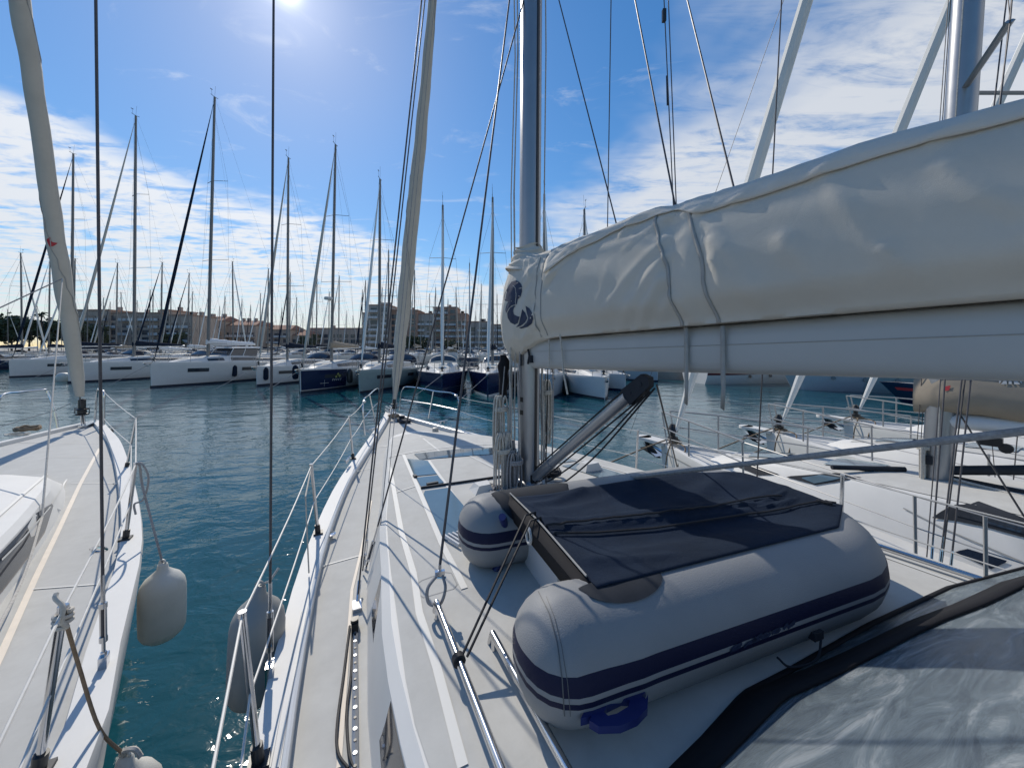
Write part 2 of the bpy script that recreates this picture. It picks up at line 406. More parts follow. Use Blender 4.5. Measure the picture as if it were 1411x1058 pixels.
soft = N.new('ShaderNodeVectorMath'); soft.operation = 'SCALE'; L.new(hs_.outputs[0], soft.inputs[0]); L.new(mth('DIVIDE', 1.28, mth('ADD', 1, mth('MULTIPLY', bw.outputs[0], .09))), soft.inputs['Scale'])
L.new(soft.outputs[0], mixc.inputs['A'])
cl = N.new('ShaderNodeCombineColor')
sunny = mth('MULTIPLY', mth('POWER', mth('MAXIMUM', sd, 0), 6), 2.0)
for i, k in enumerate((5.6, 5.8, 6.1)): L.new(mth('ADD', sunny, k), cl.inputs[i])
L.new(cl.outputs[0], mixc.inputs['B'])
addg = N.new('ShaderNodeMix'); addg.data_type = 'RGBA'; addg.blend_type = 'ADD'; addg.inputs['Factor'].default_value = 1
L.new(mixc.outputs['Result'], addg.inputs['A'])
gc = N.new('ShaderNodeCombineColor')
for i, k in enumerate((1.0, .97, .9)): L.new(mth('MULTIPLY', glow, k), gc.inputs[i])
L.new(gc.outputs[0], addg.inputs['B'])
L.new(addg.outputs['Result'], bg.inputs['Color'])
SC.view_settings.view_transform = 'Standard'; SC.view_settings.look = 'None'
SC.view_settings.exposure = .14; SC.view_settings.gamma = 1
SC.cycles.max_bounces = 8; SC.cycles.transparent_max_bounces = 12; SC.cycles.sample_clamp_indirect = 6
SC.cycles.use_denoising = True

# ---------------------------------------------------------------- water and land
wm = MB(); wm.add([(-2500, -800, 0), (2500, -800, 0), (2500, 4000, 0), (-2500, 4000, 0)], [(0, 1, 2, 3)])
struct(wm, 'water', M['water'], smoothed=False)
gm = MB(); gm.box((-60, 420, .1), (700, 540, 2.6)); struct(gm, 'ground', M['stone'], smoothed=False)
pm = MB()
pm.box((-37, 48.6, .35), (92, 2.4, .9), R(-14)); pm.box((12, 36.5, .34), (12, 2.4, .9), R(-14))
struct(pm, 'pier', M['stone'], smoothed=False)
qm = MB(); qm.box((95, 68, .3), (150, 10, 1.9), R(-12)); struct(qm, 'quay', M['stone'], smoothed=False)
def xf(mb, m):
    o = MB(); o.v = [m @ p for p in mb.v]; o.f = list(mb.f); return o
def dense(tab, k=5):
    return [(p.x, p.y) for p in smooth_path([(a, b, 0) for a, b in tab], k)]

# ---------------------------------------------------------------- hull shapes (local axes: x to starboard, y forward, z up)
def hull_mb(tab, zs, cap=.15, rake=.12, wl=.86, low=-.35, capz=.05):
    tb = dense(tab); u0, u1 = tb[0][0], tb[-1][0]; N_ = 34; st = [u0 + (u1 - u0) * (1 - (1 - i / N_) ** 1.35) for i in range(N_ + 1)]
    sides = {1: [], -1: []}; deck = []
    for u in st:
        b = max(.02, interp(tb, u)); z = zs(u); k = smooth(u1 - 1.6, u1, u) * rake; c = min(cap, b * .8)
        pr = [(.62 * b, low, 1), (wl * b, 0, .8), (lerp(wl, 1, .62) * b, z * .45, .45), (.99 * b, z * .86, .12), (b, z - .03, .02), (b - .008, z, 0), (b - c, z + .004, 0), (b - c - .006, z - capz, 0)]
        for sg in (1, -1): sides[sg].append([(sg * x, u - k * f * 1.2, zz_) for x, zz_, f in pr])
        bi = max(.002, b - c - .006)
        deck.append([(bi * j / 5, u, z - capz + .045 * (1 - (j / 5) ** 2) * min(1, bi)) for j in range(-5, 6)])
    hm = MB()
    for sg in (1, -1): hm.grid(sides[sg])
    a, b = sides[1][0], sides[-1][0]; hm.grid([a, b]); a, b = sides[1][-1], sides[-1][-1]; hm.grid([a, b])
    dm = MB(); dm.grid(deck)
    return hm, dm
def roof_mb(tab, zs, camber=.04, n=4):
    """cabin top from rows (u, half width at deck, half width on top, top height)"""
    rows = []; sm_b = dense([(r[0], r[1]) for r in tab], 4); sm_t = dense([(r[0], r[2]) for r in tab], 4); sm_z = dense([(r[0], r[3]) for r in tab], 4)
    us = [lerp(tab[0][0], tab[-1][0], i / 30) for i in range(31)]
    for u in us:
        wb, wt, zt = interp(sm_b, u), interp(sm_t, u), interp(sm_z, u); zd = zs(u) - .07
        half = [(wb, zd), (lerp(wb, wt, .12), lerp(zd, zt, .12)), (wt + .01, zt - .035), (wt - .03, zt)] + [(wt * (1 - j / n) * .97, zt + camber * (1 - ((1 - j / n)) ** 2)) for j in range(1, n)]
        rows.append([(-x, u, z) for x, z in half] + [(0, u, zt + camber)] + [(x, u, z) for x, z in reversed(half)])
    m = MB(); m.grid(rows); m.f.append(tuple(range(len(rows[0])))); m.f.append(tuple(len(m.v) - len(rows[0]) + j for j in range(len(rows[0])))); return m

OUR_AZ = -29.5; O0 = (0.145, 3.28, 0)
own = thing('sailing_yacht', 'white sailing yacht with cream boom cover and a grey dinghy lashed on its deck', 'yacht', O0, R(-OUR_AZ))
MO = MATX[own.name]
def loc(s, u, z): return MO @ Vector((s, u, z))
OTAB = [(-7.2, 1.9), (-5, 2.05), (-3, 2.05), (-1.5, 1.95), (-.5, 1.85), (.5, 1.70), (1.75, 1.41), (2.8, 1.07), (4, .66), (5, .33), (5.7, .12), (6.05, .03)]
ozs = lambda u: 1.45 + .12 * smooth(0, 7, u)
hm, dm = hull_mb(OTAB, ozs, cap=.14)
build(hm, 'hull', M['gelcoat'], own, world=False, angle=50)
build(dm, 'deck', M['nonskid'], own, world=False)
OROOF = [(-3.6, 1.50, 1.42, 1.80), (-1.5, 1.52, 1.45, 1.78), (-.6, 1.42, 1.33, 1.78), (0, 1.33, 1.23, 1.775), (.9, 1.10, 1.02, 1.77), (1.7, .92, .84, 1.73), (2.6, .74, .66, 1.645), (3.4, .55, .47, 1.53), (4.0, .42, .36, 1.45)]
rm = roof_mb(OROOF, ozs)
roof = build(rm, 'coachroof', M['gelcoat'], own, world=False, angle=32)
q = MB()
for sg in (-1, 1): q.tube([(sg * max(.02, interp(dense(OTAB), u) - .135), u, ozs(u) + .006) for u in [lerp(-7.1, 5.3, i / 40) for i in range(41)]], .014, 8)
build(q, 'toe_rail', M['gelcoat_cool'], own, world=False)
B_OWN = bvh_of(xf(hm, MO), xf(dm, MO), xf(rm, MO))
B_ROOF = bvh_of(xf(rm, MO)); B_DECK = bvh_of(xf(dm, MO), xf(rm, MO))

def roof_sheet(poly_fn, u0, u1, off, n=18, m=8):
    """a sheet lying on the cabin top between two half-width functions"""
    b = BVHTree.FromPolygons([tuple(p) for p in rm.v], rm.f); rows = []
    for i in range(n + 1):
        u = lerp(u0, u1, i / n); a, c = poly_fn(u); row = []
        for j in range(m + 1):
            s = lerp(a, c, j / m); p, nn, k, d = b.ray_cast(Vector((s, u, 5)), Vector((0, 0, -1)))
            row.append((p.x, p.y, p.z + off) if p else (s, u, 1.8 + off))
        rows.append(row)
    q = MB(); q.grid(rows); return q
# the cabin top is all nonskid, divided by narrow white lines, with smoked glass let in
wt = lambda u: interp([(r[0], r[2]) for r in OROOF], u)
build(roof_sheet(lambda u: (-wt(u) + .035, wt(u) - .035), -3.5, 3.55, .003, 40, 16), 'nonskid_pad', M['nonskid'], roof, world=False)
def line_on_roof(lst, w, nm='cabin_line', m_='white_line', off=.0065):
    q = MB(); strip_on(q, B_ROOF, lst, w, off, 5)
    if q.v: build(q, nm, M[m_], roof)
for lst, w in (([(535, 631), (541, 665), (553, 733), (570, 791), (578, 846), (602, 921), (638, 1058)], .032), ([(556, 627), (574, 668), (608, 748), (629, 789), (640, 812)], .034), ([(534, 632), (545, 628), (571, 623), (602, 618.5), (640, 614.5), (680, 612.5)], .03),
               ([(543, 680), (572, 670.5)], .014), ([(591, 635), (603, 652), (614, 667), (630, 690)], .026), ([(648, 629), (698, 654)], .022)): line_on_roof(lst, w)
for sg in (1,): build(roof_sheet(lambda u: tuple(sorted((sg * (wt(u) - .28), sg * (wt(u) - .25)))), -3.4, 1.5, .0065), 'cabin_line', M['white_line'], roof, world=False)
for poly, m_, nm in (([(570, 626), (631, 619.5), (680, 617.5), (703, 622.5), (690, 625.5), (579, 634)], 'glass', 'front_window'), ([(561, 633), (589, 635), (602, 654), (571, 657)], 'hatch', 'deck_hatch'), ([(573, 659), (603, 656), (612, 666), (580, 671.5)], 'hatch', 'deck_hatch'), ([(582, 678), (618, 673), (645, 705), (668, 745), (611, 745)], 'hatch', 'deck_hatch')):
    q = MB(); patch_on(q, B_ROOF, poly, .009, 16)
    if q.v: build(q, nm, M[m_], roof)
for a, c in ((.34, 1.08), (-.62, .26), (-1.9, -.70)): build(roof_sheet(lambda u: (wt(u) - .62, wt(u) - .34), a, c, .009), 'deck_hatch', M['hatch'], roof, world=False)
q = MB(); q.tube([hit(B_ROOF, x, y, .014) for x, y in subdiv_line([(580, 674), (630, 667), (692, 658)], 12)], .010, 6); build(q, 'hatch_rim', M['black'], roof)
q = MB(); q.box(hit(B_ROOF, 596, 669, .02), (.10, .03, .02), R(-OUR_AZ)); build(q, 'hatch_hinge', M['black'], roof)
q = MB(); q.box(hit(B_ROOF, 572, 658, .015), (.03, .05, .02), R(-OUR_AZ)); build(q, 'hatch_hinge', M['black'], roof)
# white slatted vent and a low moulded hump ahead of the dinghy
q = MB(); q.loft([[loc(s, u, 1.80) for s, u in ((-.52, -.02), (-.34, -.02), (-.30, .16), (-.50, .16))], [loc(s, u, 1.875) for s, u in ((-.47, .0), (-.37, .0), (-.35, .10), (-.47, .10))]])
build(q, 'deck_moulding', M['gelcoat'], roof, smoothed=False)
q = MB(); q.loft([[loc(s, u, 1.80) for s, u in ((.62, -.02), (.84, -.02), (.84, .16), (.64, .16))], [loc(s, u, 1.875) for s, u in ((.66, .0), (.80, .0), (.80, .10), (.67, .10))]])
build(q, 'deck_moulding', M['gelcoat'], roof, smoothed=False)
q = MB()
for k in range(5): q.box(loc(-.93 + k * .028, -.60, 1.822), (.012, .16, .02), R(-OUR_AZ + 14))
build(q, 'vent_grille', M['transom'], roof, smoothed=False)
# window in the cabin side
def side_sheet(sg, u0, u1, f0, f1, off=.006):
    rows = []
    for i in range(13):
        u = lerp(u0, u1, i / 12); wb = interp([(r[0], r[1]) for r in OROOF], u); w = interp([(r[0], r[2]) for r in OROOF], u); zt = interp([(r[0], r[3]) for r in OROOF], u) - .035; zd = ozs(u) - .03
        k = min(1, min(i, 12 - i) / 1.0) * 1; a, c = lerp(.5, f0, k), lerp(.5, f1, k)
        rows.append([(sg * (lerp(wb, w + .01, t_) + off), u, lerp(zd, zt, t_)) for t_ in (a, c)])
    q = MB(); q.grid(rows); return q
for sg in (-1, 1):
    for a, c in ((-1.02, -.60), (-3.2, -1.10)): build(side_sheet(sg, a, c, .40, .97), 'side_window', M['glass'], roof, world=False)
# thin caulk line at the foot of the cabin and white seams across the side deck
q = MB()
for l in ([(485, 813), (475, 951), (467, 1058)], [(512, 690), (497, 762), (485, 813)]): strip_on(q, B_OWN, l, .018)
build(q, 'caulk_seam', M['teak'], own)
q = MB()
for l, w in (([(437, 782), (498, 765)], .014), ([(489, 650), (512, 645)], .014), ([(520, 616), (572, 609), (604, 606)], .014), ([(579, 601), (606, 622)], .02), ([(633, 603), (680, 622)], .016),
          ([(700, 617), (724, 628)], .015), ([(382, 1058), (399, 960), (420, 850), (440, 770), (462, 700), (490, 645)], .010), ([(372, 1058), (392, 950), (415, 842)], .006)): strip_on(q, B_OWN, l, w)
build(q, 'deck_seam', M['white_line'], own)

# ---------------------------------------------------------------- deck fittings
def stanchion(parent, base, top, base_mat='black'):
    s_ = MB(); s_.tube([base, top], .0125, 10); s_.tube([top - Vector((0, 0, .012)), top + Vector((0, 0, .006))], .0145, 10)
    o = build(s_, 'stanchion', M['chrome'], parent)
    b_ = MB(); b_.tube([base - Vector((0, 0, .002)), base + (top - base) * .13], .021, 10); b_.box(base + Vector((0, 0, .008)), (.07, .07, .016), .5); build(b_, 'stanchion_base', M[base_mat], o)
    return o
st_p = []
for s, u in ((-1.86, -3.1), (-1.87, -1.10), (-1.60, .73), (-1.10, 2.70)):
    b = loc(s, u, ozs(u)); tp = loc(s - .05, u, ozs(u) + .58); stanchion(own, b, tp); st_p.append((b, tp))
st_s = []
for s, u in ((1.80, -3.2), (1.80, -1.53), (1.66, .32), (1.08, 2.70)):
    b = loc(s, u, ozs(u)); tp = loc(s + .04, u, ozs(u) + .58); stanchion(own, b, tp); st_s.append((b, tp))
def pulpit(sg):
    q = MB(); pts = [loc(sg * .80, 3.75, 1.56), loc(sg * .82, 3.80, 2.08), loc(sg * .62, 4.5, 2.12), loc(sg * .34, 5.35, 2.14), loc(sg * .24, 5.62, 2.05), loc(sg * .20, 5.70, 1.60)]
    q.tube(smooth_path(pts, 5), .0125, 8); q.tube([loc(sg * .50, 4.55, 1.58), loc(sg * .60, 4.55, 2.11)], .011, 8)
    q.tube([loc(sg * .80, 3.79, 1.84), loc(sg * .56, 4.55, 1.86), loc(sg * .22, 5.68, 1.84)], .010, 8)
    q.lathe([(.001, -.03), (.03, -.015), (.033, 0), (.03, .015), (.001, .03)], loc(sg * .80, 3.82, 2.1), 10)
    build(q, 'pulpit', M['chrome'], own)
pulpit(-1); pulpit(1)
def lifelines(parent, sts, ends, r=.0045):
    for k in (1.0, .5):
        pts = [b.lerp(tp, k) - Vector((0, 0, .01)) for b, tp in sts] + [ends[0] if k == 1 else ends[1]]
        q = MB(); out = []
        for a, c in zip(pts, pts[1:]):
            for i in range(6): out.append(a.lerp(c, i / 6) - Vector((0, 0, .02 * math.sin(math.pi * i / 6))))
        q.tube(out + [pts[-1]], r, 6); build(q, 'lifeline', M['lifeline'], parent)
lifelines(own, st_p, (loc(-.82, 3.80, 2.08), loc(-.80, 3.79, 1.84)))
lifelines(own, st_s, (loc(.82, 3.80, 2.08), loc(.80, 3.79, 1.84)))
# braces of the gate stanchion
a, c = st_p[2]
q = MB(); q.tube([c - Vector((0, 0, .02)), loc(-1.70, .15, 1.98)], .005, 6); q.tube([loc(-1.70, .15, 1.98), loc(-1.68, .12, 1.47)], .0045, 6); build(q, 'lifeline_lashing', M['rope'], own)
# stem head, anchor and furling drum
FK, FZ = .41, 1.62
foot = loc(0, 5.35, FZ)
aft = (MO.to_3x3() @ Vector((0, -1, 0)))
def stay(z): return foot + aft * FK * (z - FZ) + Vector((0, 0, z - FZ))
q = MB(); q.tube([stay(1.60), stay(12)], .008, 8); fs = build(q, 'forestay', M['wire'], own)
zr = [(1.92, .035), (2.1, .055), (2.5, .09), (3.3, .115), (4.2, .125), (5.3, .115), (6.5, .095), (8.0, .062), (9.5, .05), (11.5, .03)]
def furled(zr_, stayf, name, m_, parent, wob=.1, n=14, tw=1.6):
    rings = []; zs_ = [lerp(zr_[0][0], zr_[-1][0], i / 70) for i in range(71)]
    rnd = random.Random(3)
    ph = [rnd.uniform(0, 6.3) for _ in range(4)]
    for i, z in enumerate(zs_):
        r = interp(zr_, z); c = stayf(z) + Vector((math.sin(z * 1.1 + ph[0]), math.cos(z * .9 + ph[1]), 0)) * r * .16
        ring = []
        for k in range(n):
            a_ = 2 * math.pi * k / n; tw_ = a_ + z * tw
            rr = r * (1 + wob * math.sin(tw_ * 1 + ph[2]) + .05 * math.sin(3 * tw_ + z * 2.3) + .03 * math.sin(z * 9 + a_))
            ring.append(c + Vector((math.cos(a_) * rr, math.sin(a_) * rr, 0)))
        rings.append(ring)
    q = MB(); q.loft(rings); o = build(q, name, m_, parent, angle=60)
    e = MB(); e.tube([stayf(z) + (rings[i][int((z * -tw / 6.283 * n) % n)] - stayf(z)) * 1.03 for i, z in enumerate(zs_)], .006, 5); build(e, 'sail_edge', M['strap'], o)
    return o
gen = furled(zr, stay, 'furled_genoa', M['sail'], own)
q = MB(); q.lathe([(.02, -.05), (.07, -.045), (.075, -.03), (.05, -.02), (.05, .03), (.075, .04), (.07, .055), (.03, .06), (.03, .17), (.02, .18)], stay(1.76), 16); build(q, 'furling_drum', M['black'], own)
q = MB(); q.box(loc(0, 5.62, 1.585), (.12, .75, .05), R(-OUR_AZ)); q.box(loc(-.04, 5.75, 1.63), (.025, .4, .1), R(-OUR_AZ)); q.box(loc(.04, 5.75, 1.63), (.025, .4, .1), R(-OUR_AZ)); q.tube([loc(-.06, 5.35, 1.6), loc(0, 5.35, 1.70), loc(.06, 5.35, 1.6)], .012); build(q, 'stem_fitting', M['chrome'], own)
q = MB(); q.lathe([(.05, 0), (.06, .03), (.045, .06), (.06, .09), (.05, .11)], loc(.08, 4.95, 1.5), 14); q.box(loc(.08, 4.8, 1.52), (.2, .28, .08), R(-OUR_AZ)); build(q, 'windlass', M['patchgrey'], own)
q = MB(); q.lathe([(.05, 0), (.055, .05), (.05, .11), (.03, .12)], loc(.32, 3.55, 1.49), 14); build(q, 'deck_vent', M['plate'], own)
def cleat(p, rz, parent, nm='cleat'):
    q = MB(); d = Vector((math.cos(rz), math.sin(rz), 0))
    q.tube([p - d * .11 + Vector((0, 0, .05)), p + Vector((0, 0, .042)), p + d * .11 + Vector((0, 0, .05))], [.009, .014, .009], 8)
    for k in (-.035, .035): q.tube([p + d * k, p + d * k + Vector((0, 0, .045))], .011, 8)
    return build(q, nm, M['chrome'], parent)
cleat(loc(-.62, 4.05, 1.56), R(80), own); cleat(loc(.62, 4.05, 1.56), R(40), own)
cleat(loc(-1.2, 2.42, 1.53), R(100), own)
# deck filler cap and the hatch outline on the cabin side
q = MB(); p = hit(B_OWN, 454, 736); q.lathe([(.044, -.004), (.044, .004), (.034, .006), (.032, .002), (.018, .002), (.012, .005), (.001, .005)], p, 20); build(q, 'filler_cap', M['chrome'], own)
# genoa track with its dark car and control line, on the side deck beside the cabin
q = MB(); tp_ = [hit(B_OWN, 489.5, y, .012) for y in range(868, 1059, 10)]
tdir = (tp_[-1] - tp_[0]).normalized(); tend = tp_[-1] + tdir * .9
q.tube([tp_[0], tend], .013, 4, flat=.6); trk = build(q, 'genoa_track', M['alu'], own, smoothed=False)
k = 0
while k * .05 + .06 < (tend - tp_[0]).length:
    p = tp_[0] + tdir * (.06 + k * .05); q = MB(); q.lathe([(.006, .0), (.006, .0094)], p, 10)
    if k % 2: q.lathe([(.0085, .0), (.0085, .0090)], p, 10)
    build(q, 'track_screw' if k % 2 else 'track_hole', M['chrome' if k % 2 else 'black'], trk); k += 1
q = MB(); q.box(tp_[0] + Vector((0, 0, .02)), (.035, .07, .05), R(20)); q.lathe([(.001, 0), (.02, 0), (.02, .02), (.001, .02)], tp_[0] + Vector((0, -.01, .04)), 10); build(q, 'track_end', M['black'], trk)
q = MB()
for l in ([(482, 865), (474, 930), (465, 1000), (466, 1040), (480, 1062)], [(486, 868), (484, 930), (478, 985), (481, 1040), (488, 1062)]):
    q.rope([hit(B_OWN, x, y, .012) for x, y in l], .006)
build(q, 'control_line', M['rope_black'], own)
q = MB(); q.box(hit(B_OWN, 492, 838, .012), (.05, .09, .03), R(24)); q.tube([hit(B_OWN, 493, 833, .02), hit(B_OWN, 496, 815, .07)], .012, 8); build(q, 'chainplate', M['chrome'], own)
# handrails on the cabin top
def handrail(px0, px1, z, ln):
    a = G(*px0, z); b = G(*px1, z); d = (b - a).normalized(); e = a + d * ln
    q = MB(); q.tube([a - Vector((0, 0, .05)), a - d * -.02, e, e - Vector((0, 0, .05))], .014, 12); q.tube([a + d * .04 - Vector((0, 0, .06)), a + d * .04], .012); build(q, 'handrail', M['chrome'], own); return a, d
ra, rd = handrail((600, 826), (690, 1058), 1.86, 1.5)
handrail((676, 868), (781, 1058), 1.85, 1.3)
q = MB(); q.tube([loc(1.18, -1.1, 1.83), loc(1.27, -2.6, 1.83)], .016, 10); build(q, 'handrail', M['chrome'], own)
q = MB(); c = ra + rd * .36; q.tube([c - rd * .012, c + rd * .012], .024, 12); build(q, 'lashing_ring', M['rope_black'], own)
# round lashing loop and snap shackle of the halyard clipped to the rail
cl_ = D(606, 792, 1.74)
q = MB(); q.rope([cl_ + Vector((-.012, 0, 0)), ra + Vector((-.035, .0, .05)), ra + Vector((-.03, 0, -.015)), ra + Vector((.02, 0, -.02)), ra + Vector((.045, 0, .05)), cl_ + Vector((.012, 0, 0))], .0075); build(q, 'lashing_loop', M['rope_grey'], own)
q = MB(); q.box(cl_ + Vector((0, 0, .01)), (.045, .018, .02), .3); q.tube([cl_ + Vector((-.02, 0, -.012)), cl_ + Vector((.03, 0, -.012))], .006); q.tube([cl_, cl_ + Vector((0, .0, .05))], .007); build(q, 'snap_shackle', M['chrome'], own)
q = MB(); strip_on(q, B_OWN, [(573, 806), (582, 800), (612, 789), (622, 790), (630, 806), (625, 812), (584, 824), (577, 820), (573, 806)], .006); build(q, 'locker_lid_seam', M['strap'], own)

# ---------------------------------------------------------------- mast, boom and standing rigging
mf = MO.to_3x3() @ Vector((0, 1, 0)); ms = MO.to_3x3() @ Vector((1, 0, 0)); mast0 = loc(0, 0, 0)
def mast_ring(c, a, b, z, n=20, rz=None):
    return [c + ms * (a * math.cos(2 * math.pi * k / n)) + mf * (b * math.sin(2 * math.pi * k / n) * (1 if math.sin(2 * math.pi * k / n) > 0 else .82)) + Vector((0, 0, z)) for k in range(n)]
q = MB(); q.loft([mast_ring(mast0 + aft * .012 * (z - 1.75), .082, .125, z) for z in (1.76, 2.2, 3, 4, 5, 6.5, 9, 14.5)]); mast = build(q, 'mast', M['alu'], own)
q = MB(); q.tube([mast0 + aft * .105 + Vector((0, 0, 1.85)), mast0 + aft * .26 + Vector((0, 0, 14.4))], .013, 4); build(q, 'mast_track', M['black'], mast, smoothed=False)
q = MB(); q.loft([mast_ring(mast0, .12, .16, 1.77), mast_ring(mast0, .115, .155, 1.84), mast_ring(mast0, .09, .13, 1.86)]); build(q, 'mast_foot', M['alu'], mast)
q = MB()
for z in (2.42, 2.53): q.loft([mast_ring(mast0, .0845, .1275, z), mast_ring(mast0, .0845, .1275, z + .04)], cap=False)
build(q, 'mast_band', M['black'], mast)
q = MB()
for z in (5.6,): 
    for sg in (-1, 1): q.tube([mast0 + Vector((0, 0, 7.3)) + ms * sg * .06, mast0 + Vector((0, 0, 7.4)) + ms * sg * 1.5 + aft * .75], [.05, .03], 8, flat=.4)
build(q, 'spreader', M['alu'], mast)
def mline(name, dx, df, z0, z1, r, m_, parent, sway=.012):
    q = MB(); pts = [mast0 + ms * (dx + sway * math.sin(z * 2.1 + dx * 40)) + mf * (df + sway * math.cos(z * 1.7)) + aft * .012 * (z - 1.75) + Vector((0, 0, z)) for z in [lerp(z0, z1, i / 10) for i in range(11)]]
    q.tube(pts, r, 6); return build(q, name, m_, parent)
for dx, df, z0, z1, r, k in ((-.105, .08, 1.9, 14, .006, 'rope_grey'), (-.125, .04, 1.9, 14, .005, 'rope'), (-.14, .10, 1.9, 3.0, .006, 'rope_grey'), (-.10, .14, 1.9, 14, .006, 'rope'), (-.155, .06, 1.95, 3.1, .007, 'rope'), (-.12, -.02, 1.95, 3.05, .006, 'rope_grey'),
                          (.10, -.06, 1.9, 14, .006, 'rope'), (.13, -.02, 1.9, 3.0, .006, 'rope_grey'), (.155, .03, 1.95, 3.0, .007, 'rope'), (.185, .0, 1.95, 3.0, .005, 'rope_black'), (.21, -.04, 1.9, 3.0, .007, 'rope_grey'), (.105, .09, 1.9, 14, .005, 'rope_grey')):
    mline('halyard', dx, df, z0, z1, r, M[k], own)
BAZ = R(-33.0); bd = Vector((-math.sin(BAZ), -math.cos(BAZ), 0)); bn = Vector((-math.cos(BAZ), math.sin(BAZ), 0))   # boom runs aft along bd, bn points to port
def bm_(t, w, z): return mast0 + bd * t + bn * w + Vector((0, 0, z))
brise = .032
q = MB(); rings = []
for t in (.13, .16, .5, 1, 1.6, 2.2, 2.8, 3.6, 4.2):
    zb = 2.815 + brise * t; zt_ = 3.055 + brise * t; zc = (zb + zt_) / 2; hh = (zt_ - zb) / 2; ring = []
    for k in range(18):
        a_ = 2 * math.pi * k / 18; c_, s_ = math.cos(a_), math.sin(a_)
        ring.append(bm_(t, .082 * math.copysign(abs(c_) ** .55, c_), zc + hh * math.copysign(abs(s_) ** .7, s_)))
    rings.append(ring)
q.loft(rings); boom = build(q, 'boom', M['boom'], own)
q = MB(); q.tube([bm_(.2, .0835, 2.955 + brise * .2), bm_(4.1, .0835, 2.955 + brise * 4.1)], .0012, 4); build(q, 'boom_seam', M['strap'], boom)
q = MB(); q.box(bm_(.12, 0, 2.93), (.07, .13, .17), -BAZ); q.box(bm_(.17, .085, 2.90), (.05, .012, .06), -BAZ); q.tube([bm_(.02, .10, 2.84), bm_(.02, .10, 3.03)], .012, 8); q.tube([bm_(.11, .09, 3.0), bm_(.15, .1, 2.93), bm_(.13, .1, 2.86)], .01, 6); build(q, 'gooseneck', M['patchgrey'], boom)
# rigid vang with its tackle
va, vb = bm_(.10, 0, 1.90), bm_(1.22, 0, 2.80)
vd = (vb - va).normalized(); vu = vd.cross(bn).normalized()
if vu.z < 0: vu = -vu
q = MB(); q.tube([va, va + vd * .28], .043, 14); q.tube([va + vd * .26, va.lerp(vb, .87)], .038, 14); vang = build(q, 'boom_vang', M['alu'], own)
q = MB(); q.lathe([(.001, -.02), (.046, -.02), (.05, 0), (.046, .02), (.001, .02)], va, 12, bn); q.box(va - vd * .03, (.09, .06, .08), -BAZ); build(q, 'vang_foot', M['black'], vang)
q = MB(); vt = va.lerp(vb, .87)
q.prism([vt + vu * .055 - bn * .022 * -1 - bn * .044, vt - vu * .055 + bn * .022 - bn * .044, vt - vu * .045 + vd * .19 - bn * .022, vt + vd * .22 - bn * .022, vt + vu * .045 + vd * .19 - bn * .022], bn * .05)
for k in (.05, .15): q.lathe([(.001, 0), (.012, 0), (.012, .006), (.001, .006)], vt + vd * k + bn * .026, 10, bn)
build(q, 'vang_block', M['patchgrey'], vang, smoothed=False)
for o1, o2, m_ in ((.055, .052, .006), (-.055, -.06, .006)):
    q = MB(); q.tube([va + vu * o1 + vd * .05, vt + vu * o2 + vd * .1], m_, 6); build(q, 'vang_line', M['rope_black'], vang)
q = MB(); q.rope([vt - vu * .06 + vd * .16, va.lerp(vb, .55) - vu * .12, va.lerp(vb, .12) - vu * .10, va - vu * .02 + ms * .1], .006); build(q, 'vang_line', M['rope_black'], vang)
q = MB(); q.rope([vt - vu * .065 + vd * .2, va.lerp(vb, .5) - vu * .17, va.lerp(vb, .1) - vu * .16, loc(.25, .12, 1.83)], .006); build(q, 'vang_line', M['rope_black'], vang)
def wire(name, a, b, ext, r, m_, parent, n=6):
    q = MB(); q.tube([a, a.lerp(b, ext)], r, n); return build(q, name, m_, parent)
def turnbuckle(parent, a, b, s=1.0):
    d = (b - a).normalized(); q = MB()
    x = d.orthogonal().normalized() if abs(d.z) < .9 else d.cross(Vector((0, 1, 0))).normalized()
    q.tube([a, a + d * .06 * s], .007 * s); q.tube([a + d * .22 * s, a + d * .36 * s], .008 * s)
    for k in (-1, 1): q.tube([a + d * .055 * s + x * k * .011 * s, a + d * .225 * s + x * k * .011 * s], .0055 * s)
    q.tube([a + d * .05 * s, a + d * .075 * s], .015 * s, 8); q.tube([a + d * .205 * s, a + d * .23 * s], .015 * s, 8)
    q.tube([a - d * .05 * s, a + d * .005 * s], .012 * s, 6)
    return build(q, 'turnbuckle', M['chrome'], parent)
b = loc(-1.86, -.66, 1.45); tp = D(377, 0, 2.14); w1 = wire('shroud', b, tp, 2.2, .0062, M['wire'], own, 8); turnbuckle(w1, b + (tp - b).normalized() * .05, tp)
q = MB(); q.box(b + Vector((0, 0, .0)), (.03, .06, .1), R(25)); build(q, 'chainplate', M['chrome'], own)
b = hit(B_OWN, 493, 828, .02); tp = D(581, 0, 2.52); w1 = wire('shroud', b, tp, 3.2, .0055, M['wire'], own, 8); turnbuckle(w1, D(503, 772, 2.58), D(515, 640, 2.6), .6)
b = hit(B_OWN, 500, 790, .02); tp = D(585.5, 0, 2.86); wire('shroud', b, tp, 2.8, .005, M['wire'], own, 8)
b = hit(B_OWN, 505, 785, .02); tp = D(722, 0, 3.2); w1 = wire('shroud', b, tp, 1.03, .006, M['wire'], own, 8); turnbuckle(w1, b, tp, .8)
for x0, y0, Y0, x1, Y1, r in ((519, 780, 2.6, 594, 3.9, .003), (533, 690, 3.4, 599, 4.4, .003)): wire('halyard', D(x0, y0, Y0), D(x1, 0, Y1), 1.8, r, M['rope_grey'], own)
wire('halyard', cl_ + Vector((0, 0, .04)), D(702, 0, 3.0), 1.9, .0065, M['wire'], own, 8)
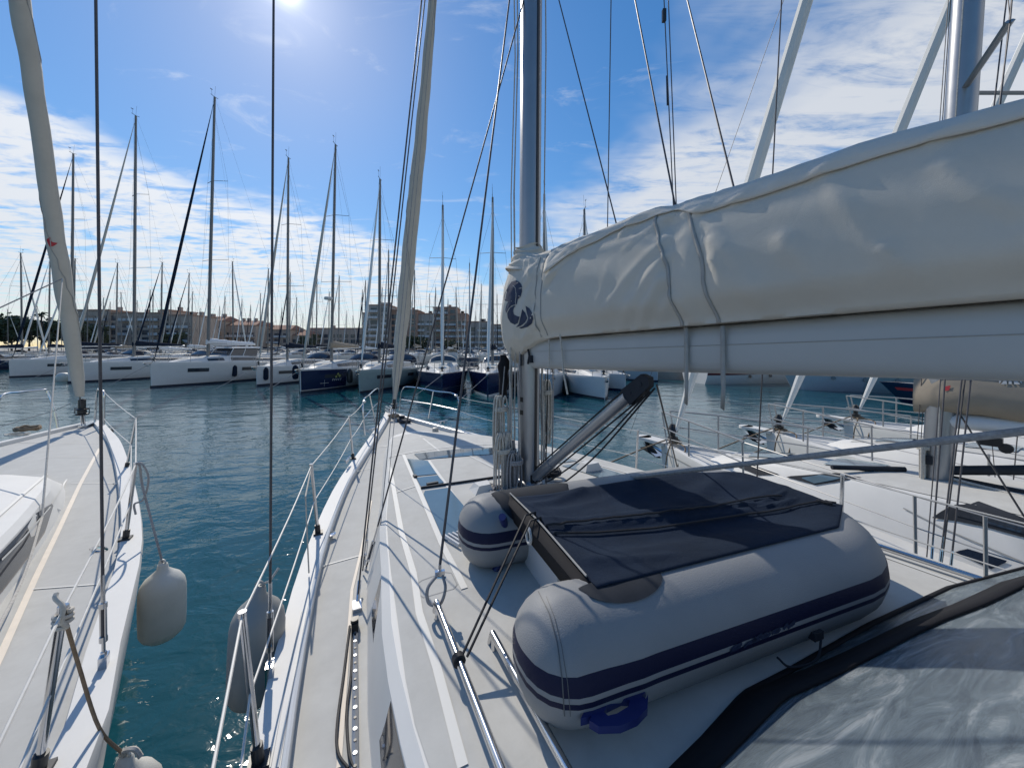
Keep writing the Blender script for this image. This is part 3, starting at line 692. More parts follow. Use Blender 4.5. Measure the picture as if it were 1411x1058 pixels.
for (x0, y0, Y0), (x1, Y1), r in (((852, 319, 2.44), (770, 3.0), .0045), ((837, 322, 2.5), (842, 2.45), .0035), ((931, 287, 2.1), (875, 2.6), .005), ((928, 287, 2.1), (915, 2.2), .003), ((932, 287, 2.1), (921, 2.2), .003), ((1013, 266, 1.95), (947, 2.6), .005)):
    wire('lazy_jack', D(x0, y0, Y0), D(x1, 0, Y1), 1.7, r, M['wire'], own)
q = MB(); q.box(D(915, 22, 2.19), (.02, .02, .07)); build(q, 'lazy_jack_block', M['black'], own)
q = MB(); q.tube([D(919, 105, 2.17), D(920, 145, 2.16)], .006); build(q, 'lazy_jack_splice', M['black'], own)
b = loc(1.86, -.89, 1.45); tp = D(1077, 0, 3.45); w1 = wire('shroud', b, tp, 2, .006, M['wire'], own, 8); turnbuckle(w1, b, tp, .8)
wire('mainsheet', loc(.12, -.12, 1.80), D(1411, 594, 1.12), 1.25, .0125, M['rope_grey'], own, 8)
wire('control_line', D(905, 530, 2.2), G(936, 655, 1.8), 1, .006, M['wire'], own)
# ---------------------------------------------------------------- the cream sail cover along the boom
ZT = [(-.29, 3.42), (-.26, 3.56), (-.20, 3.68), (-.12, 3.80), (-.04, 3.85), (.06, 3.845), (.14, 3.79), (.25, 3.755), (.6, 3.765), (.95, 3.755), (1.2, 3.785), (1.38, 3.78), (1.46, 3.755), (1.7, 3.75), (2.0, 3.75), (2.3, 3.735), (2.56, 3.72), (3.2, 3.70), (4.1, 3.66)]
ZB = [(-.29, 3.26), (-.26, 3.10), (-.20, 2.90), (-.12, 2.855), (-.04, 2.90), (.10, 2.97), (.25, 3.035), (.36, 3.06), (.5, 3.075), (4.1, 3.19)]
WD = [(-.29, .02), (-.26, .10), (-.20, .165), (-.12, .205), (-.04, .22), (.06, .22), (.16, .20), (.3, .185), (.8, .20), (1.34, .205), (1.6, .21), (4.1, .20)]
def zt_of(t): return interp(ZT, t)
def prof(f, t):
    """half width at height fraction f (0 at the foot, 1 at the top seam)"""
    if t < .13: k = lambda g: math.sin(math.pi * max(0.02, min(.98, g)) ** .8) ** .55
    else: k = None
    full = math.sqrt(max(0, 1 - ((f - .36) / .70) ** 2)) * (.72 + .28 * smooth(0, .22, f))
    if t < .12: return lerp(k(f), full, smooth(-.05, .12, t))
    return full
WR = []                                  # creases: (t0, f0, t1, f1, width, height)
rw = random.Random(11)
for a in ((.44, .72, .80, .96, .022, .022), (.43, .66, .95, .97, .018, .018), (.46, .60, .70, .80, .016, .022), (.47, .52, .62, .72, .018, -.018), (.44, .80, .62, 1, .018, .02), (.48, .64, .60, .70, .014, .018),
          (.33, .9, .05, .55, .02, .016), (.32, .8, .0, .4, .018, .013), (.33, .7, .12, .25, .02, .016), (.34, .3, .1, .0, .02, .016), (.34, .15, -.1, .02, .016, .016), (.34, .45, .2, .3, .016, -.014), (.30, .95, -.1, .8, .016, .012), (.34, .05, -.15, .2, .014, .014),
          (1.46, .70, 1.02, .15, .035, .014), (1.48, .55, 1.15, .05, .03, .016), (1.46, .38, 1.28, .02, .022, .020), (1.48, .28, 1.36, .06, .02, -.016), (1.50, .25, 1.62, 0, .02, .016), (1.46, .8, 1.25, .35, .035, -.010), (1.47, .9, 1.2, .7, .02, .012),
          (1.68, .75, 1.95, .08, .035, .016), (1.70, .6, 1.80, .1, .025, .014), (1.72, .45, 1.95, .0, .02, .012), (2.12, .85, 2.34, .12, .03, .012), (2.30, .32, 2.40, .08, .014, .016), (2.42, .70, 2.60, .3, .03, .012), (2.58, .30, 2.76, .38, .016, .014), (2.58, .30, 2.50, .45, .018, -.012), (2.0, .5, 2.2, .02, .03, .010),
          (1.62, .83, 1.74, .99, .018, .018), (1.80, .84, 1.93, 1, .02, .018), (2.1, .86, 2.24, 1, .02, .016), (2.4, .86, 2.55, .99, .022, .016), (.80, .84, 1.02, .99, .018, .016), (1.15, .85, 1.32, 1, .02, .018), (1.95, .88, 2.05, .98, .014, .014)):
    WR.append(a)
for i in range(26):
    t0 = rw.uniform(-.2, .3); f0 = rw.uniform(.0, .9); WR.append((t0, f0, t0 + rw.uniform(-.1, .1), f0 + rw.uniform(.15, .4), rw.uniform(.012, .022), rw.uniform(-.009, .012)))
for i in range(16):
    t0 = rw.uniform(.3, 3.6); f0 = rw.uniform(.0, .6); WR.append((t0, f0, t0 + rw.uniform(-.35, .35), f0 + rw.uniform(.2, .5), rw.uniform(.02, .06), rw.uniform(-.004, .006)))
def crease(t, f):
    x, y = t, f * .7; s = 0
    for t0, f0, t1, f1, w, h in WR:
        ax, ay, bx, by = t0, f0 * .7, t1, f1 * .7; dx, dy = bx - ax, by - ay; l2 = dx * dx + dy * dy
        k = max(0, min(1, ((x - ax) * dx + (y - ay) * dy) / l2)); d2 = (x - ax - dx * k) ** 2 + (y - ay - dy * k) ** 2
        if d2 < 9 * w * w: s += h * math.exp(-d2 / (w * w)) * (1 - .6 * k)
    s += .003 * math.sin(7 * t + 9 * f) * math.sin(5 * f * 3 + t * 2)
    for tt in (1.50, 1.68): s -= .014 * math.exp(-((t - tt) / .05) ** 2)
    return s
def seam_f(t): return interp([(.1, .80), (.2, .62), (.35, .70), (.6, .82), (.95, .90), (1.2, .90), (1.38, .93), (1.5, .83), (2.0, .84), (2.6, .875), (4.1, .88)], t)
def cover_ring(t):
    zb, zt = interp(ZB, t), zt_of(t) + .008 * math.sin(t * 9) * smooth(.2, .6, t); w = interp(WD, t); port, stbd = [], []
    n = 34
    for i in range(n + 1):
        f = i / n; x = w * prof(f, t) if f < 1 else 0
        cr = crease(t, f) * smooth(0, .04, f) * smooth(1.02, .97, f); x2 = x + cr
        if t > .14 and f > seam_f(t): x2 += .010 * smooth(seam_f(t), seam_f(t) + .015, f) * smooth(1.0, .97, f)
        z = lerp(zb, zt, f)
        if f == 1: x2 = 0
        port.append(bm_(t, x2, z)); stbd.append(bm_(t, -x - .4 * cr, z))
    return port + list(reversed(stbd[:-1]))
ts = [-.29 + .58 * i / 40 for i in range(41)] + [.29 + (4.1 - .29) * i / 170 for i in range(1, 171)]
q = MB(); q.loft([cover_ring(t_) for t_ in ts]); B_COVER = bvh_of(q)
cover = build(q, 'sail_cover', M['canvas'], own, angle=70)
def ring_path(t, off=.004, f0=.02, f1=.985, port=True):
    r = cover_ring(t); n = 34; out = []
    for i in range(n + 1):
        f = i / n
        if f0 <= f <= f1: out.append(r[i] + bn * off)
    return out
def strip_ring(q, t, wd, off=.005, f0=0, f1=.985, tf=None):
    a, b = [], []
    n = 34
    for i in range(n + 1):
        f = i / n
        if not (f0 <= f <= f1): continue
        tt = t + (tf(f) if tf else 0); r1 = cover_ring(tt - wd / 2); r2 = cover_ring(tt + wd / 2); a.append(r1[i] + bn * off); b.append(r2[i] + bn * off)
    q.grid([a, b]); return q
for t, tf in ((1.50, lambda f: .10 * max(0, .30 - f) - .13 * smooth(.35, 1, f)), (1.68, lambda f: .12 * max(0, .30 - f) - .11 * smooth(.35, 1, f))):
    q = MB(); strip_ring(q, t, .018, .004, .0, .985, tf)
    tb = t + tf(0); q.grid([[bm_(tb - .011, .10, 3.10), bm_(tb + .011, .10, 3.10)], [bm_(tb - .011, .094, 3.0), bm_(tb + .011, .094, 3.0)], [bm_(tb - .011, .094, 2.86), bm_(tb + .011, .094, 2.86)],
                             [bm_(tb - .009 + .005, .10, 2.80), bm_(tb + .009 + .005, .10, 2.80)], [bm_(tb - .009, .10, 2.71), bm_(tb + .009, .10, 2.70)]])
    build(q, 'tie_strap', M['strap'], cover, solid=.003)
q = MB(); q.rope([bm_(.56, .12, 3.09), bm_(.56, .10, 2.95), bm_(.58, .105, 2.82), bm_(.62, .10, 2.66)], .007); build(q, 'tie_strap', M['rope'], cover)
q = MB(); q.rope([bm_(.42, .11, 3.06), bm_(.41, .10, 2.95), bm_(.40, .1, 2.84)], .006); build(q, 'tie_strap', M['rope'], cover)
for t, b0 in ((.345, .02), (.42, .02)):
    q = MB(); q.rope([p for i, p in enumerate(ring_path(t, .002, .02, .97)) if i % 2 == 0], .0045); build(q, 'cover_piping', M['strap'], cover)
q = MB(); rings = []
for i in range(15):
    k = i / 14; r_ = lerp(.22, .115, k ** .8) + .012 * math.sin(k * 26); rings.append([mast0 + ms * (math.cos(a) * r_ * .85) + mf * (math.sin(a) * r_ * 1.15) + Vector((0, 0, lerp(3.66, 3.86, k) + .012 * math.sin(3 * a + 7 * k) + (.03 - .03 * k) * math.sin(a))) for a in [j * 2 * math.pi / 28 for j in range(28)]])
q.loft(rings, False); build(q, 'cover_collar', M['canvas'], cover, angle=70)
# the overlapping top flap of the cover, with its free edge
rowsA = []
for i in range(120):
    t_ = lerp(.46, 4.05, i / 119); r_ = cover_ring(t_); f0 = seam_f(t_ - .12) - .012; n = 34; row = []
    for j in range(9):
        f = lerp(f0, .995, j / 8); x = f * n; i0 = min(n - 1, int(x)); row.append(r_[i0].lerp(r_[i0 + 1], x - i0) + bn * (.010 if j < 8 else .002) + Vector((0, 0, .003)))
    rowsA.append(row)
q = MB(); q.grid(rowsA); build(q, 'cover_flap', M['canvas_flap'], cover, angle=70, solid=.005)
q = MB(); q.tube([D(928, 300, 2.04), D(933, 283, 2.06)], .012, 8); q.rope([D(926, 292, 2.05), D(940, 296, 2.03), D(955, 287, 2.0)], .006); build(q, 'cover_toggle', M['rope_grey'], cover)
# navy sea-horse emblem stitched on the front of the cover (measured outline, laid on the cloth)
Z = lambda x, y: (680 + x * 180 / 1360, 340 + y * 140 / 1058)
emb = MB()
pol = [[(165, 400), (190, 365), (235, 352), (275, 368), (298, 410), (298, 470), (285, 520), (255, 545), (245, 600), (205, 600), (160, 640), (135, 690), (125, 660), (140, 600), (170, 555), (182, 500), (178, 470), (160, 485), (140, 500), (130, 520), (122, 565), (112, 540), (118, 490), (140, 445)],
       [(215, 612), (175, 635), (145, 690), (150, 740), (180, 790), (225, 812), (255, 795), (275, 725), (245, 722), (215, 705), (205, 670), (215, 635), (240, 615)],
       [(300, 650), (335, 690), (355, 745), (330, 790), (285, 825), (235, 838), (265, 805), (280, 740), (290, 700)],
       [(335, 615), (375, 640), (405, 690), (415, 750), (400, 800), (350, 838), (290, 852), (262, 845), (310, 825), (350, 785), (365, 740), (348, 690)]]
for poly in pol: patch_on(emb, B_COVER, [Z(*p) for p in poly], .003, 26)
build(emb, 'cover_emblem', M['navy'], cover)
emb = MB()
for l, w in (([(205, 405), (232, 430), (240, 500), (232, 575), (236, 605)], .004), ([(243, 385), (263, 372)], .004), ([(268, 437), (300, 430)], .004), ([(262, 512), (282, 520)], .004)):
    strip_on(emb, B_COVER, [Z(*p) for p in l], w, .005, 1)
build(emb, 'emblem_line', M['canvas_flap'], cover)
# ---------------------------------------------------------------- the grey inflatable dinghy, lying across the cabin top
DAX = Vector((.94, .341, 0)).normalized(); DN = Vector((-DAX.y, DAX.x, 0)); DA = Vector((.17, 1.27, 1.79))
ding = thing('inflatable_dinghy', 'grey inflatable dinghy with navy bands and a black cover lashed on the cabin top', 'dinghy', DA, 0)
TR = .19
def dp(a, b, z): return DA + DAX * a + DN * b + Vector((0, 0, z))      # a along the boat, b towards its far side, z above the cabin top
BW = .90; LB = 1.66; CR = .34
path = [(x, 0) for x in (0.0, .3, .6, .9, 1.1)] + [(LB - CR + CR * math.sin(k), CR - CR * math.cos(k)) for k in [i * math.pi / 16 for i in range(9)]]
path += [(LB, BW / 2)] + [(LB - CR + CR * math.cos(k), BW - CR + CR * math.sin(k)) for k in [i * math.pi / 16 for i in range(9)]] + [(x, BW) for x in (1.1, .9, .6, .3, 0)]
def tube_rings(path, r=TR, n=36):
    rings = []; P = [Vector((a, b)) for a, b in path]
    def frame(i):
        t = (P[min(i + 1, len(P) - 1)] - P[max(0, i - 1)]).normalized(); return t, Vector((t.y, -t.x))      # outboard side is to the right of travel
    def ring(c, o, rr, zc=TR):
        return [dp(c.x + o.x * math.cos(a) * rr, c.y + o.y * math.cos(a) * rr, zc + math.sin(a) * rr) for a in [2 * math.pi * k / n for k in range(n)]]
    t, o = frame(0)
    for k in (88, 75, 60, 45, 30, 15): rings.append(ring(P[0] - t * math.sin(R(k)) * r * .85, o, r * math.cos(R(k)) ** .8))
    for i in range(len(P)):
        t, o = frame(i); rings.append(ring(P[i], o, r))
    t, o = frame(len(P) - 1)
    for k in (15, 30, 45, 60, 75, 88): rings.append(ring(P[-1] + t * math.sin(R(k)) * r * .85, o, r * math.cos(R(k)) ** .8))
    return rings
# evenly subdivide the path
pp = []
for (a0, b0), (a1, b1) in zip(path, path[1:]):
    k = max(1, int(math.hypot(a1 - a0, b1 - b0) / .06)); pp += [(lerp(a0, a1, i / k), lerp(b0, b1, i / k)) for i in range(k)]
pp.append(path[-1])
tb = MB(); tb.loft(tube_rings(pp))
def pucker(p):                          # small puckers where the end caps are glued
    q = (p - DA); a, b = q.dot(DAX), q.dot(DN); z = q.z - TR; s = 0
    for bc in (0, BW):
        d = abs(b - bc); ang = math.atan2(z, b - bc)
        s += .004 * math.exp(-((a - .02) / .06) ** 2) * math.sin(ang * 22) * (1 if z > .02 else .15)
        s += .003 * math.exp(-((a - .16) / .02) ** 2)
    return s
for i, p in enumerate(tb.v):
    q_ = p - DA; a = q_.dot(DAX)
    if a < .35:
        b = q_.dot(DN); c = Vector((0, 0, 0)) + DA + DAX * a + DN * (0 if b < BW / 2 else BW) + Vector((0, 0, TR)); d = (p - c)
        if d.length > 1e-4: tb.v[i] = p + d.normalized() * pucker(p)
B_TUBE = bvh_of(tb)
tube = build(tb, 'tube', M['tube'], ding, angle=80)
# seams round the end caps
def tube_seam(pts, w, m_, nm, step=6, off=.003):
    q = MB(); strip_on(q, B_TUBE, pts, w, off, step); return build(q, nm, m_, tube)
tube_seam([(742, 815), (757, 845), (768, 885), (775, 935), (778, 985)], .0035, M['tubeseam'], 'tube_seam'); tube_seam([(753, 822), (764, 850), (774, 890), (782, 940), (786, 985)], .002, M['tubeseam'], 'tube_seam')
tube_seam([(1194, 722), (1214, 742), (1226, 765)], .003, M['tubeseam'], 'tube_seam')
# floor board seen between the tubes, and the stern board
q = MB(); q.add([dp(.2, .15, .03), dp(LB - .1, .15, .03), dp(LB - .1, BW - .15, .03), dp(.2, BW - .15, .03)], [(0, 1, 2, 3)]); build(q, 'floor', M['transom'], ding, solid=.02, smoothed=False)
TA = .16
q = MB(); q.loft([[dp(TA + .02, .12, .02), dp(TA + .06, .12, .02), dp(TA + .06, BW - .12, .02), dp(TA + .02, BW - .12, .02)], [dp(TA, .10, .34), dp(TA + .04, .10, .34), dp(TA + .04, BW - .10, .34), dp(TA, BW - .10, .34)]])
tr_ = build(q, 'transom', M['transom'], ding, smoothed=False)
tf = lambda b, z, o=.004: dp(TA + .02 - .0625 * (z - .02) - o, b, z)
q = MB(); q.grid([[tf(.20, .12), tf(.36, .12)], [tf(.20, .245), tf(.36, .245)]]); pl = build(q, 'engine_plate', M['plate'], tr_, solid=.006, smoothed=False)
q = MB(); q.tube([tf(.18, .25, .01), tf(.37, .25, .01)], .006); build(q, 'plate_edge', M['chrome'], tr_)
for b in (.10, .15): 
    q = MB(); q.tube([tf(b + .22, .30), tf(b + .15, .06)], .0025, 4); build(q, 'transom_seam', M['patchgrey'], tr_)
q = MB(); q.tube(smooth_path([G(682, 787, 1.80), G(692, 768, 1.86), G(696, 742, 1.97), G(695, 722, 2.07), G(692, 712, 2.13)], 5), .020, 10)
build(q, 'stern_bracket', M['blueplastic'], ding)
# black cover: laced along the stern board, lying on the tubes and over the bow
CA0, CA1 = .12, LB + .04
gath = [((.14, .50), (1.55, .30)), ((.14, .47), (1.5, .27)), ((.14, .44), (1.45, .24)), ((.16, .52), (1.35, .36)), ((1.2, .34), (1.62, .36)), ((1.15, .30), (1.6, .28))]
def cover_z(a, b):
    e = min(b, BW - b); top = 2 * TR + .006
    edge = top - .0 if e < .0 else top
    sag = -.035 * smooth(.0, .25, e) * smooth(CA1, CA1 - .35, a) * smooth(CA0, CA0 + .25, a)
    x = max(0, a - LB); zb = -(TR - math.sqrt(max(0, TR * TR - x * x)))
    s = 0
    for (a0, b0), (a1, b1) in gath:
        dx, dy = a1 - a0, b1 - b0; k = max(0, min(1, ((a - a0) * dx + (b - b0) * dy) / (dx * dx + dy * dy))); d = math.hypot(a - a0 - dx * k, b - b0 - dy * k)
        s += .013 * math.exp(-(d / .014) ** 2)
    s += .012 * math.sin(4 * a + 5 * b) * math.sin(9 * b + a) * smooth(.02, .15, e)
    s += .010 * math.exp(-((b - .40) / .05) ** 2) * smooth(.1, .5, a)
    for a0, b0, a1, b1, w, h in ((.2, .70, .55, .80, .03, .012), (.2, .12, .5, .05, .03, .010), (.35, .16, 1.0, .12, .04, .006), (.3, .62, .8, .70, .04, .008), (1.05, .5, 1.5, .7, .06, .014)):
        dx, dy = a1 - a0, b1 - b0; k = max(0, min(1, ((a - a0) * dx + (b - b0) * dy) / (dx * dx + dy * dy))); d = math.hypot(a - a0 - dx * k, b - b0 - dy * k); s += h * math.exp(-(d / w) ** 2)
    return edge + sag + zb + s * smooth(.0, .06, e)
def cov_pt(a, b):
    p = cov_pt0(a, b); h_, n_, i_, d_ = B_TUBE.ray_cast(Vector((p.x, p.y, 5)), Vector((0, 0, -1)))
    if h_ is not None and p.z < h_.z + .007: p.z = h_.z + .007
    return p
def cov_pt0(a, b):
    # beyond the tube crowns the cloth follows the tube
    for bc, sg in ((0.0, -1), (BW, 1)):
        x = (b - bc) * sg
        if x > 0: return dp(a, b, TR + math.sqrt(max(0, (TR + .005) ** 2 - x * x)) - max(0, a - LB) * .25)
    return dp(a, b, cover_z(a, b))
nb, na = 60, 90
q = MB(); q.grid([[cov_pt(lerp(CA0, CA1, i / na) , lerp(-.02, BW - .085, j / nb) if lerp(CA0, CA1, i / na) < LB - .25 else lerp(-.02 + .5 * max(0, lerp(CA0, CA1, i / na) - LB + .25), BW - .085 - .5 * max(0, lerp(CA0, CA1, i / na) - LB + .25), j / nb)) for j in range(nb + 1)] for i in range(na + 1)])
B_CLOTH = bvh_of(q, tb)
cvr = build(q, 'boat_cover', M['navycloth'], ding, angle=70, solid=.004)
# its stiff front flap folded down over the stern board, with pale piping
q = MB(); q.grid([[dp(CA0 + .005, b, interp([(0, .386), (.45, .40), (.9, .386)], b)), dp(CA0 - .03, b, .355), dp(CA0 - .022, b, .285)] for b in [lerp(.02, BW - .02, i / 20) for i in range(21)]])
build(q, 'cover_flap', M['blackcloth'], cvr, solid=.006)
q = MB(); q.tube([dp(CA0 - .004, b, interp([(0, .392), (.45, .408), (.9, .392)], b)) for b in [lerp(.04, BW - .05, i / 20) for i in range(21)]], .004, 6); build(q, 'cover_piping', M['strap'], cvr)
ring_c = dp(CA0 - .035, .50, .325)
q = MB(); q.tube([ring_c + DN * math.cos(a) * .026 + Vector((0, 0, math.sin(a) * .034)) for a in [i * 2 * math.pi / 16 for i in range(17)]], .008, 6, cap=False); build(q, 'cover_ring', M['silver'], cvr)
# rounded charcoal patches on the tube crowns at the stern, under the cover corners
def tube_patch(bc, sg, a0, a1, t0, t1):
    rows = []
    for i in range(17):
        a = lerp(a0, a1, i / 16); k = math.sqrt(max(0, 1 - ((a - (a0 + a1) / 2) / ((a1 - a0) / 2 + 1e-4)) ** 2)); rows.append([dp(a, bc + sg * math.cos(R(lerp(90, lerp(t0, t1, j / 8), k))) * (TR + .005), TR + math.sin(R(lerp(90, lerp(t0, t1, j / 8), k))) * (TR + .005)) for j in range(9)])
    q = MB(); q.grid(rows); return build(q, 'cover_patch', M['patchgrey'], tube)
tube_patch(0, -1, .06, .40, 95, 62); tube_patch(BW, -1, .02, .50, 10, 105)
# blue carrying handle at the foot of the near tube, with its slot
hp = [(800, 1000), (806, 988), (822, 977), (872, 955), (888, 947), (893, 952), (888, 964), (884, 968), (890, 972), (893, 966), (892, 985), (878, 1000), (855, 1010), (825, 1011), (812, 1003), (815, 996)]
hc = [G(x, y, 1.925) + Vector((0, 0, -.0)) for x, y in hp]; sl_ = [G(x, y, 1.925) for x, y in [(832, 991), (836, 982), (856, 972), (868, 973), (866, 983), (850, 993), (838, 996)]]
q = MB(); n1 = len(hc); c0 = sum(sl_, Vector()) / len(sl_)
import mathutils
tri = mathutils.geometry.tessellate_polygon([hc, sl_]); allp = hc + sl_; up_ = Vector((0, 0, .022))
q.add(allp, [tuple(t_) for t_ in tri]); q.add([p + up_ for p in allp], [tuple(t_) for t_ in tri])
q.grid([hc, [p + up_ for p in hc]], True); q.grid([sl_, [p + up_ for p in sl_]], True)
build(q, 'carry_handle', M['blueplastic'], ding, angle=30)
q = MB(); q.box(dp(.98, -.18, .12), (.05, .03, .03), R(20)); q.rope([dp(1.0, -.19, .11), dp(.92, -.22, .07), dp(.80, -.21, .07), dp(.76, -.19, .10)], .004); build(q, 'valve', M['patchgrey'], ding)
# dark upside-down maker's script below the bands, too small to read in the photograph
sc = MB(); S = lambda x, y: (980 + x * 140 / 1411, 830 + y * 90 / 907)
for l in ([(260, 660), (330, 600), (420, 560)], [(255, 665), (330, 640), (400, 590)], [(440, 610), (500, 560), (570, 530), (610, 480), (560, 540)], [(570, 530), (650, 500), (690, 440), (640, 470), (600, 520)], [(690, 500), (730, 440), (770, 420)], [(720, 470), (790, 440), (810, 410)], [(830, 430), (860, 390), (930, 360)], [(860, 410), (920, 390), (950, 350)], [(990, 360), (1040, 300), (1060, 290)], [(1050, 350), (1110, 290), (1150, 255)], [(1100, 310), (1150, 270)]):
    strip_on(sc, B_TUBE, [S(*p) for p in l], .012, .003, 1)
if sc.v: build(sc, 'maker_script', M['navy'], tube)
# lashings: from the rail up over the ring and across the cover
def over(pts, off=.013): return [hit(B_CLOTH, x, y, off) for x, y in subdiv_line(pts, 9)]
c = ra + rd * .36
for x0, y0, lst in ((727, 735, [(733, 728), (800, 721), (900, 709), (1000, 697), (1036, 689), (1075, 684)]), (738, 748, [(746, 739), (820, 737), (900, 731), (980, 719), (1060, 706), (1110, 697), (1142, 691), (1163, 701)])):
    pts = [p for p in over(lst) if p is not None]
    a_ = ring_c + DN * (.03 if x0 == 727 else -.03) + Vector((0, 0, .075)) - DAX * .004
    q = MB(); q.tube([c + Vector((.01 if x0 == 727 else .03, 0, .01)), a_ + Vector((0, 0, .01)), a_ + DAX * .05 + Vector((0, 0, .016))] + pts, .0055, 6)
    single(q, 'lashing_rope', M['rope_black'], 'black cord from the chrome rail over the dinghy, the one nearer the ' + ('mast' if x0 == 727 else 'spray hood'), 'rope', 'black cords across the dinghy cover')
q = MB()
q.rope([p for p in over([(1125, 692), (1140, 690), (1150, 690), (1146, 697), (1138, 693)], .012) if p is not None], .006)
build(q, 'cover_knot', M['rope_black'], cvr)

# ---------------------------------------------------------------- spray hood at the companionway
hood = MB(); rows = []
fy = lambda s: interp([(-1.3, -2.16), (-.85, -2.09), (-.43, -2.05), (-.18, -2.08), (.35, -2.13), (1.0, -2.22), (1.8, -2.42)], s)
for i in range(15):
    k = i / 14; row = []
    for j in range(41):
        s = lerp(-.86 - .10 * k, 1.75, j / 40); row.append(loc(s + .0 * k, fy(s) - .80 * k ** .92, 1.825 + .60 * k - .10 * k * k + .018 * math.sin(s * 5 + k * 4) * k))
    rows.append(row)
hood.grid(rows); B_HOOD = bvh_of(hood)
hd = build(hood, 'spray_hood', M['vinyl'], own, solid=.003)
def hood_band(k0, k1, s0, s1, nm, m_, off=.006, curve=None):
    q = MB(); rr = []
    for j in range(61):
        s = lerp(s0, s1, j / 60); e = []
        for k in (k0(s), (k0(s) + k1(s)) / 2, k1(s)): e.append(loc(s, fy(s) - .80 * max(0, k) ** .92, 1.825 + .60 * k - .10 * k * k + .018 * math.sin(s * 5 + k * 4) * k + off))
        rr.append(e)
    q.grid(rr); return build(q, nm, m_, hd, solid=.008)
hood_band(lambda s: -.015, lambda s: .028, -.86, 1.8, 'hood_hem', M['blackcloth'])
hood_band(lambda s: interp([(-.86, .0), (-.45, .02), (0, .10), (.6, .17), (1.8, .22)], s), lambda s: interp([(-.86, .10), (-.45, .14), (0, .20), (.6, .27), (1.8, .34)], s), -.86, 1.8, 'hood_band', M['blackcloth'], .011)
q = MB(); q.tube([loc(-.86 - .10 * k, fy(-.86) - .80 * k ** .92, 1.825 + .60 * k - .10 * k * k) for k in [i / 10 for i in range(11)]], .018, 8, flat=.5); build(q, 'hood_edge', M['blackcloth'], hd)
# ---------------------------------------------------------------- the yacht moored on the left
LAZ = -33.0
lft = thing('sailing_yacht', 'white sailing yacht at the left edge, its cream furled sail marked with a red bird', 'yacht', (-7.9, 7.05, 0), R(-LAZ))
ML = MATX[lft.name]
def ll(s, v, z): return ML @ Vector((s, v, z))
LTAB = [(-13, 1.9), (-10.5, 2.2), (-8.3, 2.26), (-7.4, 2.15), (-6.6, 2.05), (-5.9, 1.92), (-4.9, 1.68), (-3.5, 1.31), (-2.06, .90), (-1.07, .56), (-.2, .26), (.15, .12), (.35, .03)]
lzs = lambda v: 1.50 + .08 * smooth(-6, 0, v)
hm, dm = hull_mb(LTAB, lzs, cap=.13)
build(hm, 'hull', M['gelcoat'], lft, world=False, angle=50); build(dm, 'deck', M['nonskid'], lft, world=False)
LROOF = [(-12, 1.65, 1.56, 1.80), (-8, 1.58, 1.49, 1.78), (-6.4, 1.43, 1.35, 1.74), (-5, 1.20, 1.10, 1.70), (-4.4, 1.05, .93, 1.66), (-4.0, .92, .78, 1.585), (-3.72, .78, .62, 1.47)]
rl = roof_mb(LROOF, lzs, .13, 3); lroof = build(rl, 'coachroof', M['gelcoat'], lft, world=False, angle=25)
B_L = bvh_of(xf(hm, ML), xf(dm, ML), xf(rl, ML))
def sheet_on(bv, fn, u0, u1, off, n=14, m=6):
    rows = []
    for i in range(n + 1):
        u = lerp(u0, u1, i / n); a, c = fn(u); row = []
        for j in range(m + 1):
            p, nn, k, d = bv.ray_cast(Vector((lerp(a, c, j / m), u, 5)), Vector((0, 0, -1))); row.append((p.x, p.y, p.z + off) if p else (lerp(a, c, j / m), u, 1.8))
        rows.append(row)
    q = MB(); return q.grid(rows)
bl = BVHTree.FromPolygons([tuple(p) for p in rl.v], rl.f)
lwt = lambda u: interp([(r[0], r[2]) for r in LROOF], u); lwb = lambda u: interp([(r[0], r[1]) for r in LROOF], u)
build(sheet_on(bl, lambda u: (-lwt(u) * .64 + .0, lwt(u) * .64), -11, -4.45, .005), 'nonskid_pad', M['nonskid_light'], lroof, world=False)
build(sheet_on(bl, lambda u: (-.30, .34), -4.95, -4.40, .012), 'deck_hatch', M['glass'], lroof, world=False)
rows = []
for i in range(13):
    u = lerp(-11, -5.15, i / 12); wb, wt_ = lwb(u), lwt(u); z0, z1 = lzs(u) - .07, interp([(r[0], r[3]) for r in LROOF], u) - .035
    a, c = (.30, .95) if i < 12 else (.6, .7)
    rows.append([(lerp(wb, wt_ + .01, k) + .012, u, lerp(z0, z1, k) + .004) for k in (a, c)])
q = MB(); q.grid(rows); build(q, 'side_window', M['glass'], lroof, world=False)
q = MB(); q.loft([[ll(1.02, -5.05, 1.50), ll(1.2, -5.05, 1.50), ll(1.16, -5.22, 1.50), ll(1.05, -5.22, 1.5)], [ll(.98, -5.03, 1.6), ll(1.12, -5.05, 1.58), ll(1.10, -5.2, 1.58), ll(1.0, -5.2, 1.6)]]); build(q, 'genoa_block', M['plate'], lft)
q = MB(); q.box(ll(1.1, -5.24, 1.52), (.1, .1, .06), R(-LAZ)); build(q, 'genoa_car', M['black'], lft)
q = MB(); strip_on(q, B_L, [(137, 618), (110, 668), (81, 730), (51, 792), (0, 905), (-60, 1030)], .030); build(q, 'teak_strip', M['teak'], lft)
q = MB()
for l in ([(98, 666), (162, 666)], [(44, 812), (136, 805)], [(60, 630), (150, 630)], [(24, 610), (140, 611)]): strip_on(q, B_L, l, .012)
build(q, 'deck_seam', M['white_line'], lft)
q = MB()
for l, w in (([(64, 654), (30, 683), (-20, 727)], .022), ([(92, 661), (70, 696), (30, 742), (0, 772)], .012)): strip_on(q, B_L, l, w, .008)
build(q, 'cabin_line', M['white_line'], lft)
lst = []
